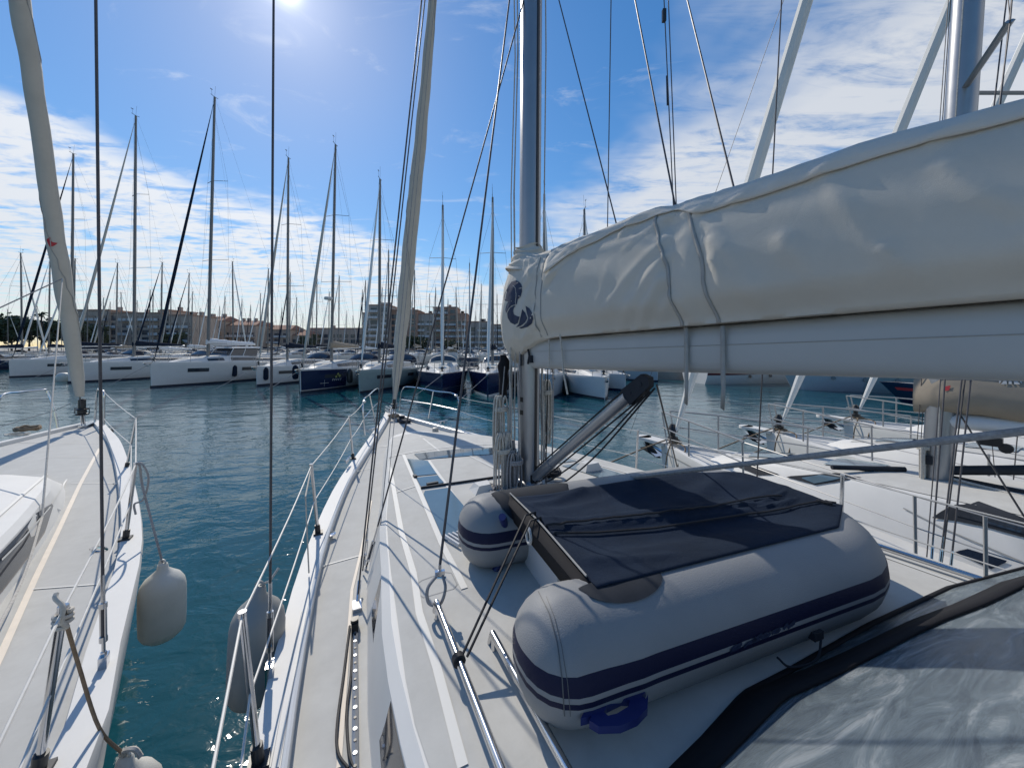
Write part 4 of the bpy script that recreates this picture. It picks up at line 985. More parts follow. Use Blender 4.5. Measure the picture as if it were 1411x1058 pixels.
for bx, by, tx, ty in ((52, 1068, 87, 836), (173, 743, 187, 638), (174, 646, 187.5, 576)):
    b = G(bx, by, 1.5); tp = D(tx, ty, b.y); stanchion(lft, b, tp); lst.append((b, tp))
b0, t0 = lst[0]; bk = b0 + (b0 - lst[1][0]); tk = t0 + (t0 - lst[1][1]); lst.insert(0, (bk, tk))
lifelines(lft, lst, (D(143, 540, 6.9), D(143, 577, 6.9)), .005)
for pts in ([D(143, 588, 6.9), D(143, 560, 6.9), D(143, 541, 6.9), D(138, 538, 7.0), D(134, 540, 7.1), D(130, 590, 7.1)], [D(80, 591, 7.2), D(74, 562, 7.2), D(65, 540, 7.2), D(60, 537, 7.15), D(30, 540, 6.9), D(2, 545, 6.5), D(-3, 570, 6.5), D(-4, 600, 6.5)]):
    q = MB(); q.tube(smooth_path(pts, 4), .017, 8); build(q, 'pulpit', M['chrome'], lft)
q = MB(); q.tube([D(77, 565, 7.2), D(0, 588, 6.4), D(-60, 607, 5.9)], .006, 6); q.tube([D(97, 556, 7.25), D(77, 565, 7.2)], .006, 6); build(q, 'lifeline', M['rope_grey'], lft)
lfoot = ll(0, -.25, 1.62)
def lstay(z): return lfoot + (ML.to_3x3() @ Vector((0, -1, 0))) * .345 * (z - 1.62) + Vector((0, 0, z - 1.62))
q = MB(); q.tube([lstay(1.6), lstay(13)], .009, 8); build(q, 'forestay', M['wire'], lft)
lg = furled([(2.12, .055), (2.4, .08), (3.2, .10), (4.2, .108), (5.2, .102), (6.4, .098), (7.8, .10), (9.5, .09), (12, .05)], lstay, 'furled_genoa', M['sail'], lft)
q = MB(); q.lathe([(.03, -.06), (.085, -.05), (.09, -.03), (.06, -.02), (.06, .03), (.09, .045), (.085, .06), (.05, .07), (.05, .22), (.03, .24)], lstay(1.83), 16)
q.tube([lstay(1.83) + Vector((-.13, 0, -.03)), lstay(1.83) + Vector((-.13, 0, .07)), lstay(1.83) + Vector((.13, 0, .07)), lstay(1.83) + Vector((.13, 0, -.03))], .008, 6); build(q, 'furling_drum', M['black'], lft)
q = MB(); q.tube([lstay(1.76) + Vector((-.03, 0, 0)), lfoot + Vector((-.03, 0, -.1))], .011, 6); q.tube([lstay(1.76) + Vector((.03, 0, 0)), lfoot + Vector((.03, 0, -.1))], .011, 6); q.box(ll(.0, -.0, 1.57), (.12, .6, .03), R(-LAZ)); build(q, 'stem_fitting', M['chrome'], lft)
# red bird mark on the furled sail
rings = MB(); gm_ = lg.data; vv = [MATX[lft.name] @ v.co for v in gm_.vertices]; B_LG = BVHTree.FromPolygons([tuple(p) for p in vv], [tuple(p.vertices) for p in gm_.polygons])
q = MB(); zz2 = lambda x, y: (x * 360 / 1411, 260 + y * 270 / 1058)
patch_on(q, B_LG, [zz2(*p) for p in [(252, 275), (262, 268), (272, 262), (274, 280), (292, 295), (314, 292), (296, 308), (272, 315), (262, 300)]], .006, 10)
if q.v: build(q, 'sail_mark', M['red'], lg)
q = MB(); q.lathe([(.001, -.012), (.055, -.012), (.06, 0), (.055, .012), (.001, .012)], D(150, 595, 6.6), 18, (.6, -.8, 0)); q.tube([D(150, 595, 6.6), D(140, 596, 6.65)], .015); build(q, 'deck_light', M['black'], lft)
b = G(143, 918, 1.5); tp = D(132, 0, 1.86); w1 = wire('shroud', b, tp, 2.2, .0062, M['wire'], lft, 8); turnbuckle(w1, b + (tp - b) * .02, tp, 1.0)
q = MB(); q.box(b + Vector((0, 0, .01)), (.03, .05, .09), R(35)); build(q, 'chainplate', M['chrome'], lft)
q = MB(); q.tube([D(136 + 11 * math.cos(a), 757 + 3 * math.sin(a), 1.83 + .04 * math.sin(a)) for a in [i * math.pi / 6 for i in range(13)]], .006, 6, cap=False); build(q, 'shroud_ring', M['chrome'], lft)
wire('genoa_sheet', D(86, 384, 6.0), G(58, 712, 1.62), 1, .0075, M['rope'], lft)
q = MB(); q.rope([G(58, 712, 1.62), G(34, 790, 1.56), G(-10, 880, 1.56)], .008); build(q, 'genoa_sheet', M['rope'], lft)
wire('genoa_sheet', D(86, 384, 6.0), D(0, 424, 5.4), 1.4, .009, M['rope_grey'], lft)
# ropes and fenders hanging on the two hulls
def fender(px, py0, py1, Y, rad, m_, label, group, lean=0):
    a, c = D(px, py0, Y), D(px + lean, py1, Y); h = (a - c).length; ax = (a - c).normalized()
    f = thing('fender', label, 'fender', c, 0, group)
    q = MB(); pr = [(.002, 0)] + [(rad * math.sin(R(k)), rad * .8 * (1 - math.cos(R(k)))) for k in (20, 40, 60, 80)] + [(rad, h * .3), (rad * 1.01, h * .5), (rad, h * .66)] + [(rad * math.cos(R(k)), h * .66 + h * .24 * math.sin(R(k))) for k in (20, 40, 60)] + [(rad * .26, h * .92), (rad * .22, h * .98), (rad * .12, h)]
    q.lathe(pr, c, 24, ax); build(q, 'fender_body', m_, f)
    q = MB(); q.tube([a + Vector((math.cos(k) * rad * .16, 0, .0 + math.sin(k) * rad * .16)) for k in [i * math.pi / 6 for i in range(13)]], rad * .05, 6, cap=False); build(q, 'fender_eye', m_, f)
    q = MB(); q.lathe([(.02, -.01), (.024, .0), (.012, .012)], c, 10, ax); build(q, 'fender_plug', m_, f)
    return a
fg = 'fenders between the two yachts'
a = fender(224, 775, 882, 2.93, .142, M['fender'], 'white fender with a brown scuff hanging from the left yacht over the water', fg, 0)
s2 = lst[2][1]
q = MB(); q.rope([a, D(208, 715, 2.95), D(196, 668, 2.98), s2 + Vector((.03, 0, -.02)), s2 + Vector((.0, .0, .0))], .008); q.rope([s2, s2 + Vector((.07, -.02, .0)), s2 + Vector((.10, 0, -.12)), s2 + Vector((.06, 0, -.28)), s2 + Vector((-.01, 0, -.32)), s2 + Vector((.0, .0, -.4))], .007)
single(q, 'fender_rope', M['rope_grey'], 'looped grey rope holding the scuffed white fender on the stanchion', 'rope')
a = fender(358, 806, 968, 2.02, .128, M['fender_grey'], 'grey fender standing against the near rail, half behind a steel stanchion', fg, -8)
q = MB(); q.tube([a, D(372, 800, 2.05), D(384, 782, 2.1)], .006); single(q, 'fender_rope', M['rope'], 'short beige rope above the grey fender at the near rail', 'rope')
a = fender(172, 1040, 1230, 1.52, .12, M['fender'], 'white fender showing only its top at the bottom edge, on the left yacht', fg, 0)
q = MB(); q.rope([lst[1][1] + Vector((0, 0, -.02)), D(108, 915, 1.42), D(137, 1003, 1.48), a], .0065); single(q, 'fender_rope', M['rope_brown'], 'brown rope running down from the knotted stanchion to the bottom fender', 'rope')
q = MB(); k0 = lst[1][1]; q.rope([k0 + Vector((math.cos(i * .6) * .021, math.sin(i * .6) * .021, -.015 - .0016 * i)) for i in range(32)] + [k0 + Vector((.03, -.03, -.03)), k0 + Vector((.035, -.03, .02)), k0 + Vector((.01, -.03, .05)), k0 + Vector((-.0, -.02, .06))], .007)
single(q, 'rope_knot', M['rope'], 'beige rope tied in a knot round the nearest stanchion of the left yacht', 'rope')
q = MB(); q.rope([a + Vector((0, 0, -.0)), a + Vector((.02, -.02, .04)), a + Vector((.06, -.02, .045)), a + Vector((.085, -.02, .015))], .009); single(q, 'rope_tail', M['rope'], 'loose white rope end curling above the bottom fender', 'rope')
def coil(c, r, n, m_, name, label, cat, rr=.009, tilt=0, seed=1):
    rnd = random.Random(seed); q = MB(); pts = []
    for i in range(n * 10):
        a_ = i * 2 * math.pi / 10; k = r * (1 + rnd.uniform(-.25, .25)); pts.append(Vector(c) + Vector((math.cos(a_) * k, math.sin(a_) * k * .8, rr + .5 * rr * (i / 10) + rnd.uniform(0, rr * 1.5) + tilt * math.cos(a_) * k)))
    q.rope(pts, rr); return single(q, name, m_, label, cat)
coil(G(38, 594, 1.58), .14, 7, M['rope_brown'], 'rope_pile', 'heap of brown rope on the far rail of the left yacht', 'rope', .014, 0, 3)
coil(G(24, 600, 1.58), .12, 3, M['rope'], 'rope_pile', 'loose white rope beside the brown heap on the left yacht', 'rope', .010, 0, 4)
coil(loc(-.28, -.05, 1.80), .10, 6, M['rope_grey'], 'rope_pile', 'grey rope tails heaped at the foot of the mast on its left side', 'rope', .008, 0, 5)
coil(loc(.26, .02, 1.82), .07, 7, M['rope_black'], 'rope_pile', 'black rope heaped on a block right of the mast foot', 'rope', .010, .2, 6)
coil(loc(-.36, .12, 1.80), .08, 5, M['rope'], 'rope_pile', 'small beige rope coil lying just left of the mast foot', 'rope', .007, 0, 8)
coil(loc(-.06, 5.05, 1.57), .09, 5, M['rope_brown'], 'rope_pile', 'brown rope heap at the bow below the furled sail', 'rope', .013, 0, 9)
def hank(c, w, h, n, m_, label, seed, rr=.008):
    rnd = random.Random(seed); q = MB(); c = Vector(c)
    for k in range(n):
        dx, dy, hh = rnd.uniform(-w, w), rnd.uniform(-.03, .03), h * rnd.uniform(.75, 1.05); ww = w * rnd.uniform(.3, .7)
        q.rope([c + ms * (dx + ww * math.sin(a_)) + mf * (dy + .01 * k / n) + Vector((0, 0, -hh / 2 + hh / 2 * math.cos(a_))) for a_ in [i * 2 * math.pi / 10 for i in range(11)]], rr)
    q.rope([c + ms * (w * 1.1 * math.cos(a_)) + mf * (.05 * math.sin(a_)) + Vector((0, 0, -h * .22 + .012 * a_ / 6)) for a_ in [i * 2 * math.pi / 8 for i in range(25)]], rr)
    return single(q, 'rope_hank', m_, label, 'rope')
hank(loc(-.22, .10, 2.58), .05, .62, 9, M['rope'], 'long beige rope hank hanging on the left of the mast', 1)
hank(loc(-.17, .02, 2.2), .04, .5, 6, M['rope_grey'], 'grey rope hank hanging low on the left of the mast near its foot', 2)
hank(loc(.20, .02, 2.70), .045, .58, 9, M['rope'], 'coiled beige rope hank hanging on the right of the mast above the vang', 3)
hank(loc(-.24, .02, 2.28), .06, .8, 10, M['rope'], 'loose tangle of beige rope hanging low on the left of the mast', 4, .007)
hank(loc(-.16, -.06, 2.12), .05, .45, 8, M['rope_grey'], 'grey rope loops hanging in front of the mast foot', 6, .007)
rnd = random.Random(12)
for k in range(9):
    q = MB(); s0, u0 = (-1 if k < 6 else 1) * rnd.uniform(.10, .20), rnd.uniform(-.08, .12); zt0 = rnd.uniform(2.5, 3.0); q.rope([loc(s0, u0, zt0), loc(s0 + rnd.uniform(-.03, .03), u0 + rnd.uniform(-.03, .03), lerp(zt0, 1.82, .4)), loc(s0 + rnd.uniform(-.05, .05), u0, lerp(zt0, 1.82, .75)), loc(s0 * 1.2, u0 - .03, 1.84), loc(s0 * 2.0, u0 + rnd.uniform(-.15, .1), 1.825)], .0055); build(q, 'halyard', M[rnd.choice(('rope', 'rope_grey', 'rope_grey'))], own)
q.loft([mast_ring(loc(-.16 + .01 * math.sin(z * 40), .16, 0), r_ * .8, r_ * .8, z, 12) for r_, z in ((.02, 2.50), (.04, 2.52), (.045, 2.62), (.06, 2.70), (.05, 2.76), (.075, 2.83), (.055, 2.88), (.03, 2.93))]); single(q, 'tool_bag', M['blackcloth'], 'black cloth bag hung on the mast beneath the sail cover', 'bag')
# ---------------------------------------------------------------- yachts built from one set of parts (local axes: mast at the origin, y towards the bow)
YB = {}
def yacht(name, label, L_, J, beam, fb, mh, hull='gelcoat', cover='navycloth', genoa='sail_white', rake=.4, hood='navycloth', pos=(0, 0), rz=0, group=None, stripe='antifoul', hullwin=True, detail=1, name_radar=False, bag=None, wire_r=.007, mast_r=.1, bzo=1.35, spar='alu_far', sidewin=True):
    y = thing(name, label, 'yacht', (pos[0], pos[1], 0), rz, group); h = beam / 2; st = -(L_ - J)
    tab = [(st, h * .82), (st + L_ * .2, h * .98), (st + L_ * .42, h), (st + L_ * .6, h * .93), (st + L_ * .75, h * .72), (st + L_ * .88, h * .40), (st + L_ * .96, h * .15), (J, .03)]
    zs = lambda u: fb * (.88 + .16 * smooth(st, J, u) ** 1.5)
    hm, dm = hull_mb(tab, zs, cap=.1, rake=.08)
    hu = build(hm, 'hull', M[hull], y, world=False, angle=50); build(dm, 'deck', M['nonskid_light'], y, world=False)
    tb_ = dense(tab); rows = []
    for sg in (-1, 1):
        q = MB(); rows = []
        for i in range(25):
            u = lerp(st, J - .02, i / 24); b = interp(tb_, u); rows.append([(sg * (b * .868 + .012), u, -.05), (sg * (b * .895 + .012), u, .13)])
        q.grid(rows); build(q, 'waterline_stripe', M[stripe], hu, world=False)
        if hullwin:
            for u0, u1 in ((J * .25, J * .25 + 1.3), (-2.6, -1.4)):
                q = MB(); rows = []
                for i in range(6):
                    u = lerp(u0, u1, i / 5); b = interp(tb_, u); z = zs(u); rows.append([(sg * (b * interp([(0, .86), (.45, .947), (.86, .99), (1, 1)], f) + .02), u, z * f) for f in (.56, .64, .72)])
                q.grid(rows); build(q, 'hull_window', M['glass'], hu, world=False)
    r_ = [(st + 2.6, h * .62, h * .52, zs(st) + .42), (-1.5, h * .66, h * .55, fb + .44), (0, h * .60, h * .48, fb + .40), (J * .35, h * .45, h * .33, fb + .30), (J * .62, h * .26, h * .18, fb + .12), (J * .7, h * .2, h * .14, fb - .02)]
    rr = roof_mb(r_, lambda u: zs(u)); ro = build(rr, 'coachroof', M['gelcoat'], y, world=False, angle=30)
    d1, d2, d3 = (dense([(a[0], a[k]) for a in r_], 4) for k in (1, 2, 3)); wb = lambda u: interp(d1, u); wt_ = lambda u: interp(d2, u); zt_ = lambda u: interp(d3, u)
    for sg in ((-1, 1) if sidewin else ()):
        q = MB(); rows = []
        for i in range(9):
            u = lerp(st + 3.0, J * .2, i / 8); z0, z1 = zs(u) - .07, zt_(u) - .035; rows.append([(sg * (lerp(wb(u), wt_(u) + .01, k) + .02), u, lerp(z0, z1, k)) for k in (.35, .6, .85)])
        q.grid(rows); build(q, 'side_window', M['glass'], ro, world=False)
    bv = BVHTree.FromPolygons([tuple(p) for p in rr.v], rr.f)
    build(sheet_on(bv, lambda u: (-wt_(u) + .06, wt_(u) - .06), st + 2.9, J * .6, .008, 12, 6), 'nonskid_pad', M['nonskid'], ro, world=False)
    build(sheet_on(bv, lambda u: (-.27, .27), J * .12, J * .12 + .5, .02, 4, 4), 'deck_hatch', M['hatch'], ro, world=False)
    build(sheet_on(bv, lambda u: (-.25, .25), J * .40, J * .40 + .45, .02, 4, 4), 'deck_hatch', M['hatch'], ro, world=False)
    q = MB(); q.tube([(0, -rake * (z - fb) / (mh - fb), z) for z in (fb + .3, lerp(fb, mh, .4), lerp(fb, mh, .75), mh)], [mast_r, mast_r, mast_r * .9, mast_r * .7], 12); ma = build(q, 'mast', M[spar], y, world=False); YB[y.name] = (hm, dm, rr)
    q = MB(); tp = Vector((0, -rake, mh)); q.tube([tp, tp + Vector((0, .35, .06))], .02, 6); q.tube([tp, tp + Vector((0, -.3, .04))], .02, 6); q.tube([tp, tp + Vector((.03, -.1, 1.0))], .007, 5); q.tube([tp + Vector((0, .25, .05)), tp + Vector((.0, .3, .5))], .008, 5); q.box(tp + Vector((0, .3, .5)), (.02, .2, .06)); build(q, 'masthead', M['black'], ma, world=False)
    hs_ = [lerp(fb, mh, .38), lerp(fb, mh, .68)]; tips = {}
    for hh, wdt in zip(hs_, (h * .62, h * .48)):
        ym = -rake * (hh - fb) / (mh - fb)
        for sg in (-1, 1):
            tips[(hh, sg)] = Vector((sg * wdt, ym - .45, hh + .05)); q = MB(); q.tube([(0, ym, hh), tips[(hh, sg)]], .032, 6, flat=.5); build(q, 'spreader', M[spar], ma, world=False)
    if name_radar:
        hh = lerp(fb, mh, .30); q = MB(); q.lathe([(.02, -.12), (.26, -.10), (.3, 0), (.26, .1), (.02, .14)], (0, .42, hh), 14); q.tube([(0, 0, hh - .1), (0, .42, hh - .1)], .05, 6); build(q, 'radar_dome', M['gelcoat'], ma, world=False)
    q = MB(); chain = {sg: Vector((sg * h * .93, -.35, zs(-.35))) for sg in (-1, 1)}
    for sg in (-1, 1):
        q.tube([chain[sg], tips[(hs_[0], sg)], tips[(hs_[1], sg)], tp - Vector((0, 0, mh * .06))], wire_r, 4); q.tube([chain[sg] + Vector((-.05 * sg, .1, 0)), (0, -rake * .38, hs_[0] - .1)], wire_r * .8, 4); q.tube([tips[(hs_[0], sg)], (0, -rake * .68, hs_[1] - .1)], wire_r * .7, 4)
        q.tube([(sg * h * .5, st + .1, zs(st)), (0, lerp(st, 0, .25), fb + (mh - fb) * .25 + 1)], wire_r * .8, 4)
    q.tube([(0, lerp(st, 0, .25), fb + (mh - fb) * .25 + 1), tp], wire_r * .8, 4); q.tube([(0, -rake * .9, mh * .95), (.0, -4.0, fb + 1.75)], wire_r * .6, 4)
    q.tube([(.06, .12, fb + .8), (.05, .14 - rake, mh - .3)], wire_r * .7, 4); q.tube([(-.07, .12, fb + .8), (-.05, .12 - rake, mh - .3)], wire_r * .7, 4)
    build(q, 'rigging', M['wire'], y, world=False, smoothed=False)
    fo = Vector((0, J - .25, zs(J) + .05)); top = Vector((0, .1 - rake * .95, mh * .97)); q = MB(); n = 9; q.tube([fo.lerp(top, .015), fo.lerp(top, .05), fo.lerp(top, .12), fo.lerp(top, .3), fo.lerp(top, .6), fo.lerp(top, .85), fo.lerp(top, .97), top], [.02, .05, .09, .11, .085, .05, .02, .015], 8); build(q, 'furled_genoa', M[genoa], y, world=False)
    q = MB(); q.lathe([(.04, 0), (.1, .02), (.1, .05), (.05, .07), (.05, .14), (.1, .16), (.09, .2), (.04, .3)], fo + Vector((0, 0, .05)), 10); build(q, 'furling_drum', M['black'], y, world=False)
    bz = fb + bzo; bl_ = min(4.6, -st - 2.2); q = MB(); q.tube([(0, -.12, bz), (0, -bl_, bz + .12)], .085, 10); bo = build(q, 'boom', M['alu_white'], y, world=False)
    q = MB(); rings = []
    for i in range(17):
        t_ = i / 16; yy = lerp(.16, -bl_ + .15, t_); w_ = .17 * (1 - .45 * t_) * (1 if 0 < i < 16 else .25); hh = lerp(.62, .22, t_ ** .7) * (1 if i else .6); rings.append([(math.cos(a) * w_ * (1.1 - .35 * math.sin(a)), yy, bz + .07 + hh / 2 + math.sin(a) * hh / 2 + .02 * math.sin(i * 2.1 + a)) for a in [k * math.pi / 6 for k in range(12)]])
    q.loft(rings); build(q, 'sail_cover', M[bag or cover], bo, world=False)
    q = MB()
    for sg in (-1, 1):
        us = [J - 2.1, J - 3.9, -.6, -2.4, -4.2, st + .4]; last = None
        for u in us:
            b = interp(tb_, u); p = Vector((sg * (b - .05), u, zs(u))); q.tube([p, p + Vector((sg * .03, 0, .6))], .014, 5)
            if last is not None: q.tube([last + Vector((0, 0, .59)), p + Vector((0, 0, .59))], .007, 4); q.tube([last + Vector((0, 0, .3)), p + Vector((0, 0, .3))], .006, 4)
            else:
                e = Vector((sg * .12, J - .1, zs(J) + .62)); q.tube([p + Vector((0, 0, .6)), Vector((sg * interp(tb_, J - .9), J - .9, zs(J) + .62)), e], .016, 5); q.tube([p + Vector((0, 0, .3)), e - Vector((0, 0, .3))], .012, 5); q.tube([e, e - Vector((0, .12, .62))], .016, 5); m2 = Vector((sg * interp(tb_, J - .9) * .9, J - .9, zs(J))); q.tube([m2, m2 + Vector((0, 0, .62))], .016, 5)
            last = p
    build(q, 'guard_rail', M['rail'], y, world=False, smoothed=False)
    q = MB(); q.box((0, J + .12, zs(J) - .02), (.14, .6, .05)); q.tube([(.0, J + .45, zs(J) - .06), (0, J - .1, zs(J) - .22)], .03, 6); q.add([(-.16, J + .05, zs(J) - .3), (.16, J + .05, zs(J) - .3), (0, J + .5, zs(J) - .12)], [(0, 1, 2)]); build(q, 'bow_anchor', M['chrome'], y, world=False)
    if hood:
        y0 = st + 3.1; rows = []
        for i in range(7):
            k = i / 6; rows.append([(math.cos(a) * h * .60, y0 + .55 - k * 1.35, zt_(y0) - .05 + (.02 + .72 * math.sin(min(1, k * 1.5) * math.pi / 2)) * math.sin(a) ** .7) for a in [math.pi * j / 12 for j in range(13)]])
        q = MB(); q.grid(rows); ho = build(q, 'spray_hood', M[hood], y, world=False, solid=.01)
        for a0, a1 in ((2, 5), (5, 7), (7, 10)):
            q = MB(); q.grid([[Vector(rows[i][j]) * 1.0 + Vector((0, .015, .012)) for j in range(a0 if a0 == 2 else a0, a1 + 1)] for i in (1, 2, 3)]); build(q, 'hood_window', M['glass'], ho, world=False)
        q = MB(); 
        for sg in (-1, 1): q.tube([(sg * h * .45, st + .9, zs(st) + .1), (sg * h * .45, st + .9, zs(st) + .9)], .03, 6)
        q.tube([(-h * .45 + .42 * math.cos(a), st + .95, zs(st) + .75 + .42 * math.sin(a)) for a in [k * math.pi / 6 for k in range(13)]], .016, 5, cap=False); build(q, 'steering_wheel', M['chrome'], y, world=False)
    return y
def place(px, wl, hx, J):               # mast foot and turn for a boat whose bow meets the water at a measured pixel
    Y = EYE * F / (wl - HOR); X = (px - CX) / F * Y; hd_ = Vector((hx, -math.sqrt(1 - hx * hx))); b = Vector((X, Y)) - hd_ * J
    return (b.x, b.y), math.atan2(-hd_.x, hd_.y)
ROW = [(12, 520, -.20, 13, 4.6, 4.1, 1.7, 24.4, 'gelcoat_cool', 'navycloth', 'navycloth', 'white yacht with a dark furled sail, leftmost of the row across the water', {}),
       (93, 527.5, -.20, 14, 4.7, 4.3, 1.65, 25.2, 'gelcoat_cool', 'navycloth', 'sail', 'white yacht with a thin dark stripe behind the furled sail of the left yacht', {}),
       (207, 534, -.20, 14.5, 4.3, 4.4, 1.78, 24.6, 'gelcoat_cool', 'alu_white', 'navycloth', 'tall white deck saloon yacht with a long dark hull window and a dark fender', {'hood': None}),
       (353, 532, -.05, 11.5, 3.7, 3.7, 1.45, 19.4, 'gelcoat_cool', 'navycloth', 'sail', 'white yacht with a navy boom cover and dark mast, right of the deck saloon yacht', {}),
       (413, 542, -.06, 12, 3.8, 3.8, 1.5, 18.4, 'gelcoat_cool', 'tan', 'sail', 'white yacht with a navy wrapped bow carrying a small leaf mark', {'name_radar': True}),
       (495, 542, -.03, 11.5, 3.4, 3.7, 1.45, 15.4, 'greenhull', 'navycloth', 'sail_white', 'pale green grey yacht left of the near cream furled sail', {}),
       (609, 547, .17, 12, 4.2, 3.9, 1.35, 13.1, 'navyhull', 'navycloth', 'sail_white', 'navy yacht seen bow on in front of the tall apartment block', {'hullwin': False, 'hood': 'canvas', 'stripe': 'navyhull'}),
       (672, 547, -.02, 11.5, 4.0, 3.8, 1.35, 13.6, 'navyhull', 'navycloth', 'sail_white', 'navy yacht seen bow on beside the mast, with a cream hood and pale waterline', {'hullwin': False, 'hood': 'canvas', 'stripe': 'gelcoat'}),
       (762, 549, .05, 10, 3.6, 3.3, 1.35, 13.4, 'bluehull', 'navycloth', 'sail_white', 'pale blue yacht just right of the mast with dark fenders', {'hullwin': False}),
       (834, 551.5, .10, 11.5, 3.9, 3.6, 1.25, 12.2, 'gelcoat_cool', 'navycloth', 'sail_white', 'white yacht under the boom pointing right, with a white deck', {'hullwin': False, 'hood': None}),
       (862, 539, .30, 9, 3.2, 3.0, 1.1, 11, 'gelcoat_cool', 'navycloth', 'sail_white', 'white yacht with a navy sheer band behind the one pointing right', {'hullwin': False, 'hood': None, 'stripe': 'navyhull'}),
       (907, 526, .55, 12, 4, 3.6, 1.6, 14, 'bluehull', 'navycloth', 'sail_white', 'pale grey yacht with a blue boom cover seen above the vang block', {})]
yd = {}
for i, (px, wl, hx, L_, J, bm__, fb, mh, hu, cv, gn, lab, kw) in enumerate(ROW):
    pos, rz = place(px, wl, hx, J); kw = dict(kw); kw.setdefault('hood', 'navycloth')
    yd[i] = yacht('sailing_yacht', lab, L_, J, bm__, fb, mh, hu, cv, gn, pos=pos, rz=rz, group='yachts moored in the row across the water', rake=.6 if i in (2, 4) else .15, mast_r=.12 if i < 3 else .10, **kw)
# hard windscreen and roof of the deck saloon yacht
y = yd[2]; q = MB(); zt0 = 2.15
q.loft([[(-1.25, -3.6, zt0), (1.25, -3.6, zt0), (1.05, .2 - 1.0, zt0), (-1.05, -.8, zt0)], [(-1.1, -3.9, zt0 + .72), (1.1, -3.9, zt0 + .72), (.85, -1.6, zt0 + .72), (-.85, -1.6, zt0 + .72)]]); ds = build(q, 'deck_saloon', M['glass'], y, world=False, smoothed=False)
q = MB(); q.loft([[(-1.25, -4.3, zt0 + .73), (1.25, -4.3, zt0 + .73), (.95, -1.35, zt0 + .73), (-.95, -1.35, zt0 + .73)], [(-1.1, -4.2, zt0 + .86), (1.1, -4.2, zt0 + .86), (.8, -1.5, zt0 + .86), (-.8, -1.5, zt0 + .86)]]); build(q, 'saloon_roof', M['gelcoat'], ds, world=False, smoothed=False)
for sg in (-1, 1):
    for u in (-1.0, -2.2, -3.5):
        q = MB(); q.tube([(sg * (1.07 if u > -1.2 else 1.19), u, zt0), (sg * .98, u - .5, zt0 + .74)], .04, 5); build(q, 'window_post', M['gelcoat'], ds, world=False)
# navy wrap with a pale mark on the bow of the fifth yacht
y = yd[4]; L_, J, h, fb = 12, 3.8, 1.9, 1.5; st = J - L_
tab = dense([(st, h * .82), (st + L_ * .2, h * .98), (st + L_ * .42, h), (st + L_ * .6, h * .93), (st + L_ * .75, h * .72), (st + L_ * .88, h * .40), (st + L_ * .96, h * .15), (J, .03)])
for sg in (-1, 1):
    q = MB(); rows = []
    for i in range(15):
        u = lerp(J - .02, J - 3.3, i / 14); b = max(.03, interp(tab, u)); z = fb * (.88 + .16 * smooth(st, J, u) ** 1.5); rows.append([(sg * (b * lerp(.865, 1.0, f ** .7) + .028), u - .06 * (1 - f), z * f) for f in (.12, .3, .45, .6, .78, .93)])
    q.grid(rows); wr = build(q, 'bow_wrap', M['navyhull'], y, world=False)
    q = MB(); u0 = J - 2.5; b = lambda u: max(.03, interp(tab, u))
    pt = lambda u, f: (sg * (b(u) * lerp(.865, 1.0, f ** .7) + .045), u - .06 * (1 - f), fb * f)
    for cu, cf in ((u0, .72), (u0 - .14, .62), (u0 + .14, .60)): q.add([pt(cu - .1, cf), pt(cu, cf + .07), pt(cu + .1, cf), pt(cu, cf - .07)], [(0, 1, 2, 3)])
    build(q, 'leaf_mark', mat('olive print' if sg < 0 else 'olive print b', (.30, .34, .12), .6), wr, world=False)
    q = MB()
    for k in range(5): q.add([pt(u0 + .45 - k * .16, .42), pt(u0 + .40 - k * .16, .52), pt(u0 + .34 - k * .16, .52), pt(u0 + .39 - k * .16, .42)], [(0, 1, 2, 3)])
    q.add([pt(J - 1.5, .5), pt(J - 1.48, .5), pt(J - 1.48, .2), pt(J - 1.5, .2)], [(0, 1, 2, 3)]); q.add([pt(J - 1.2, .34), pt(J - 1.2, .36), pt(J - 1.8, .36), pt(J - 1.8, .34)], [(0, 1, 2, 3)]); build(q, 'wrap_mark', M['silver'], wr, world=False)
for px, wl, Y, lab, m_ in ((323, 507, 32.5, 'dark fender on the side of the deck saloon yacht', 'navycloth'), (407, 511, 27, 'dark fender between the white yacht and the navy wrapped bow', 'navycloth'), (366, 512, 29.5, 'dark fender at the bow right of the deck saloon yacht', 'navycloth'), (482, 516, 27, 'round black fender at the stern of the yacht with the wrapped bow', 'black'), (779, 530, 24, 'black fender pair hung between the pale blue and the white yacht', 'black')):
    q = MB(); q.lathe([(.02, 0), (.16, .06), (.2, .2), (.2, .8), (.14, .95), (.04, 1.05)], D(px, wl + 12, Y), 12); single(q, 'fender', M[m_], lab, 'fender', 'fenders on the far row')
# mooring lines at the bows of the row
for i, (px, wl, hx, *_r) in enumerate(ROW[:10]):
    if i in (5, 9): continue
    pos, rz = place(px, wl, hx, 0); fb = _r[3]; a = Vector((pos[0], pos[1], fb * .98)); q = MB(); q.tube([a, a + Vector((-1.6, -2.2, -fb - .05))], .018, 5)
    single(q, 'mooring_line', M['rope_grey'], 'mooring line at the bow of the ' + ('leftmost white yacht of the far row', 'second white yacht of the far row', 'tall deck saloon yacht', 'white yacht with the dark mast', 'yacht with the navy wrapped bow', '', 'bow on navy yacht before the apartments', 'bow on navy yacht beside the mast', 'pale blue yacht')[i], 'rope', 'mooring lines of the far row')
buoy = MB(); buoy.lathe([(.05, -.25), (.35, -.2), (.45, .1), (.42, .35), (.25, .52), (.05, .55)], D(87, 522, 33), 14); single(buoy, 'mooring_buoy', M['fender'], 'white mooring buoy floating behind the furled sail of the left yacht', 'buoy')

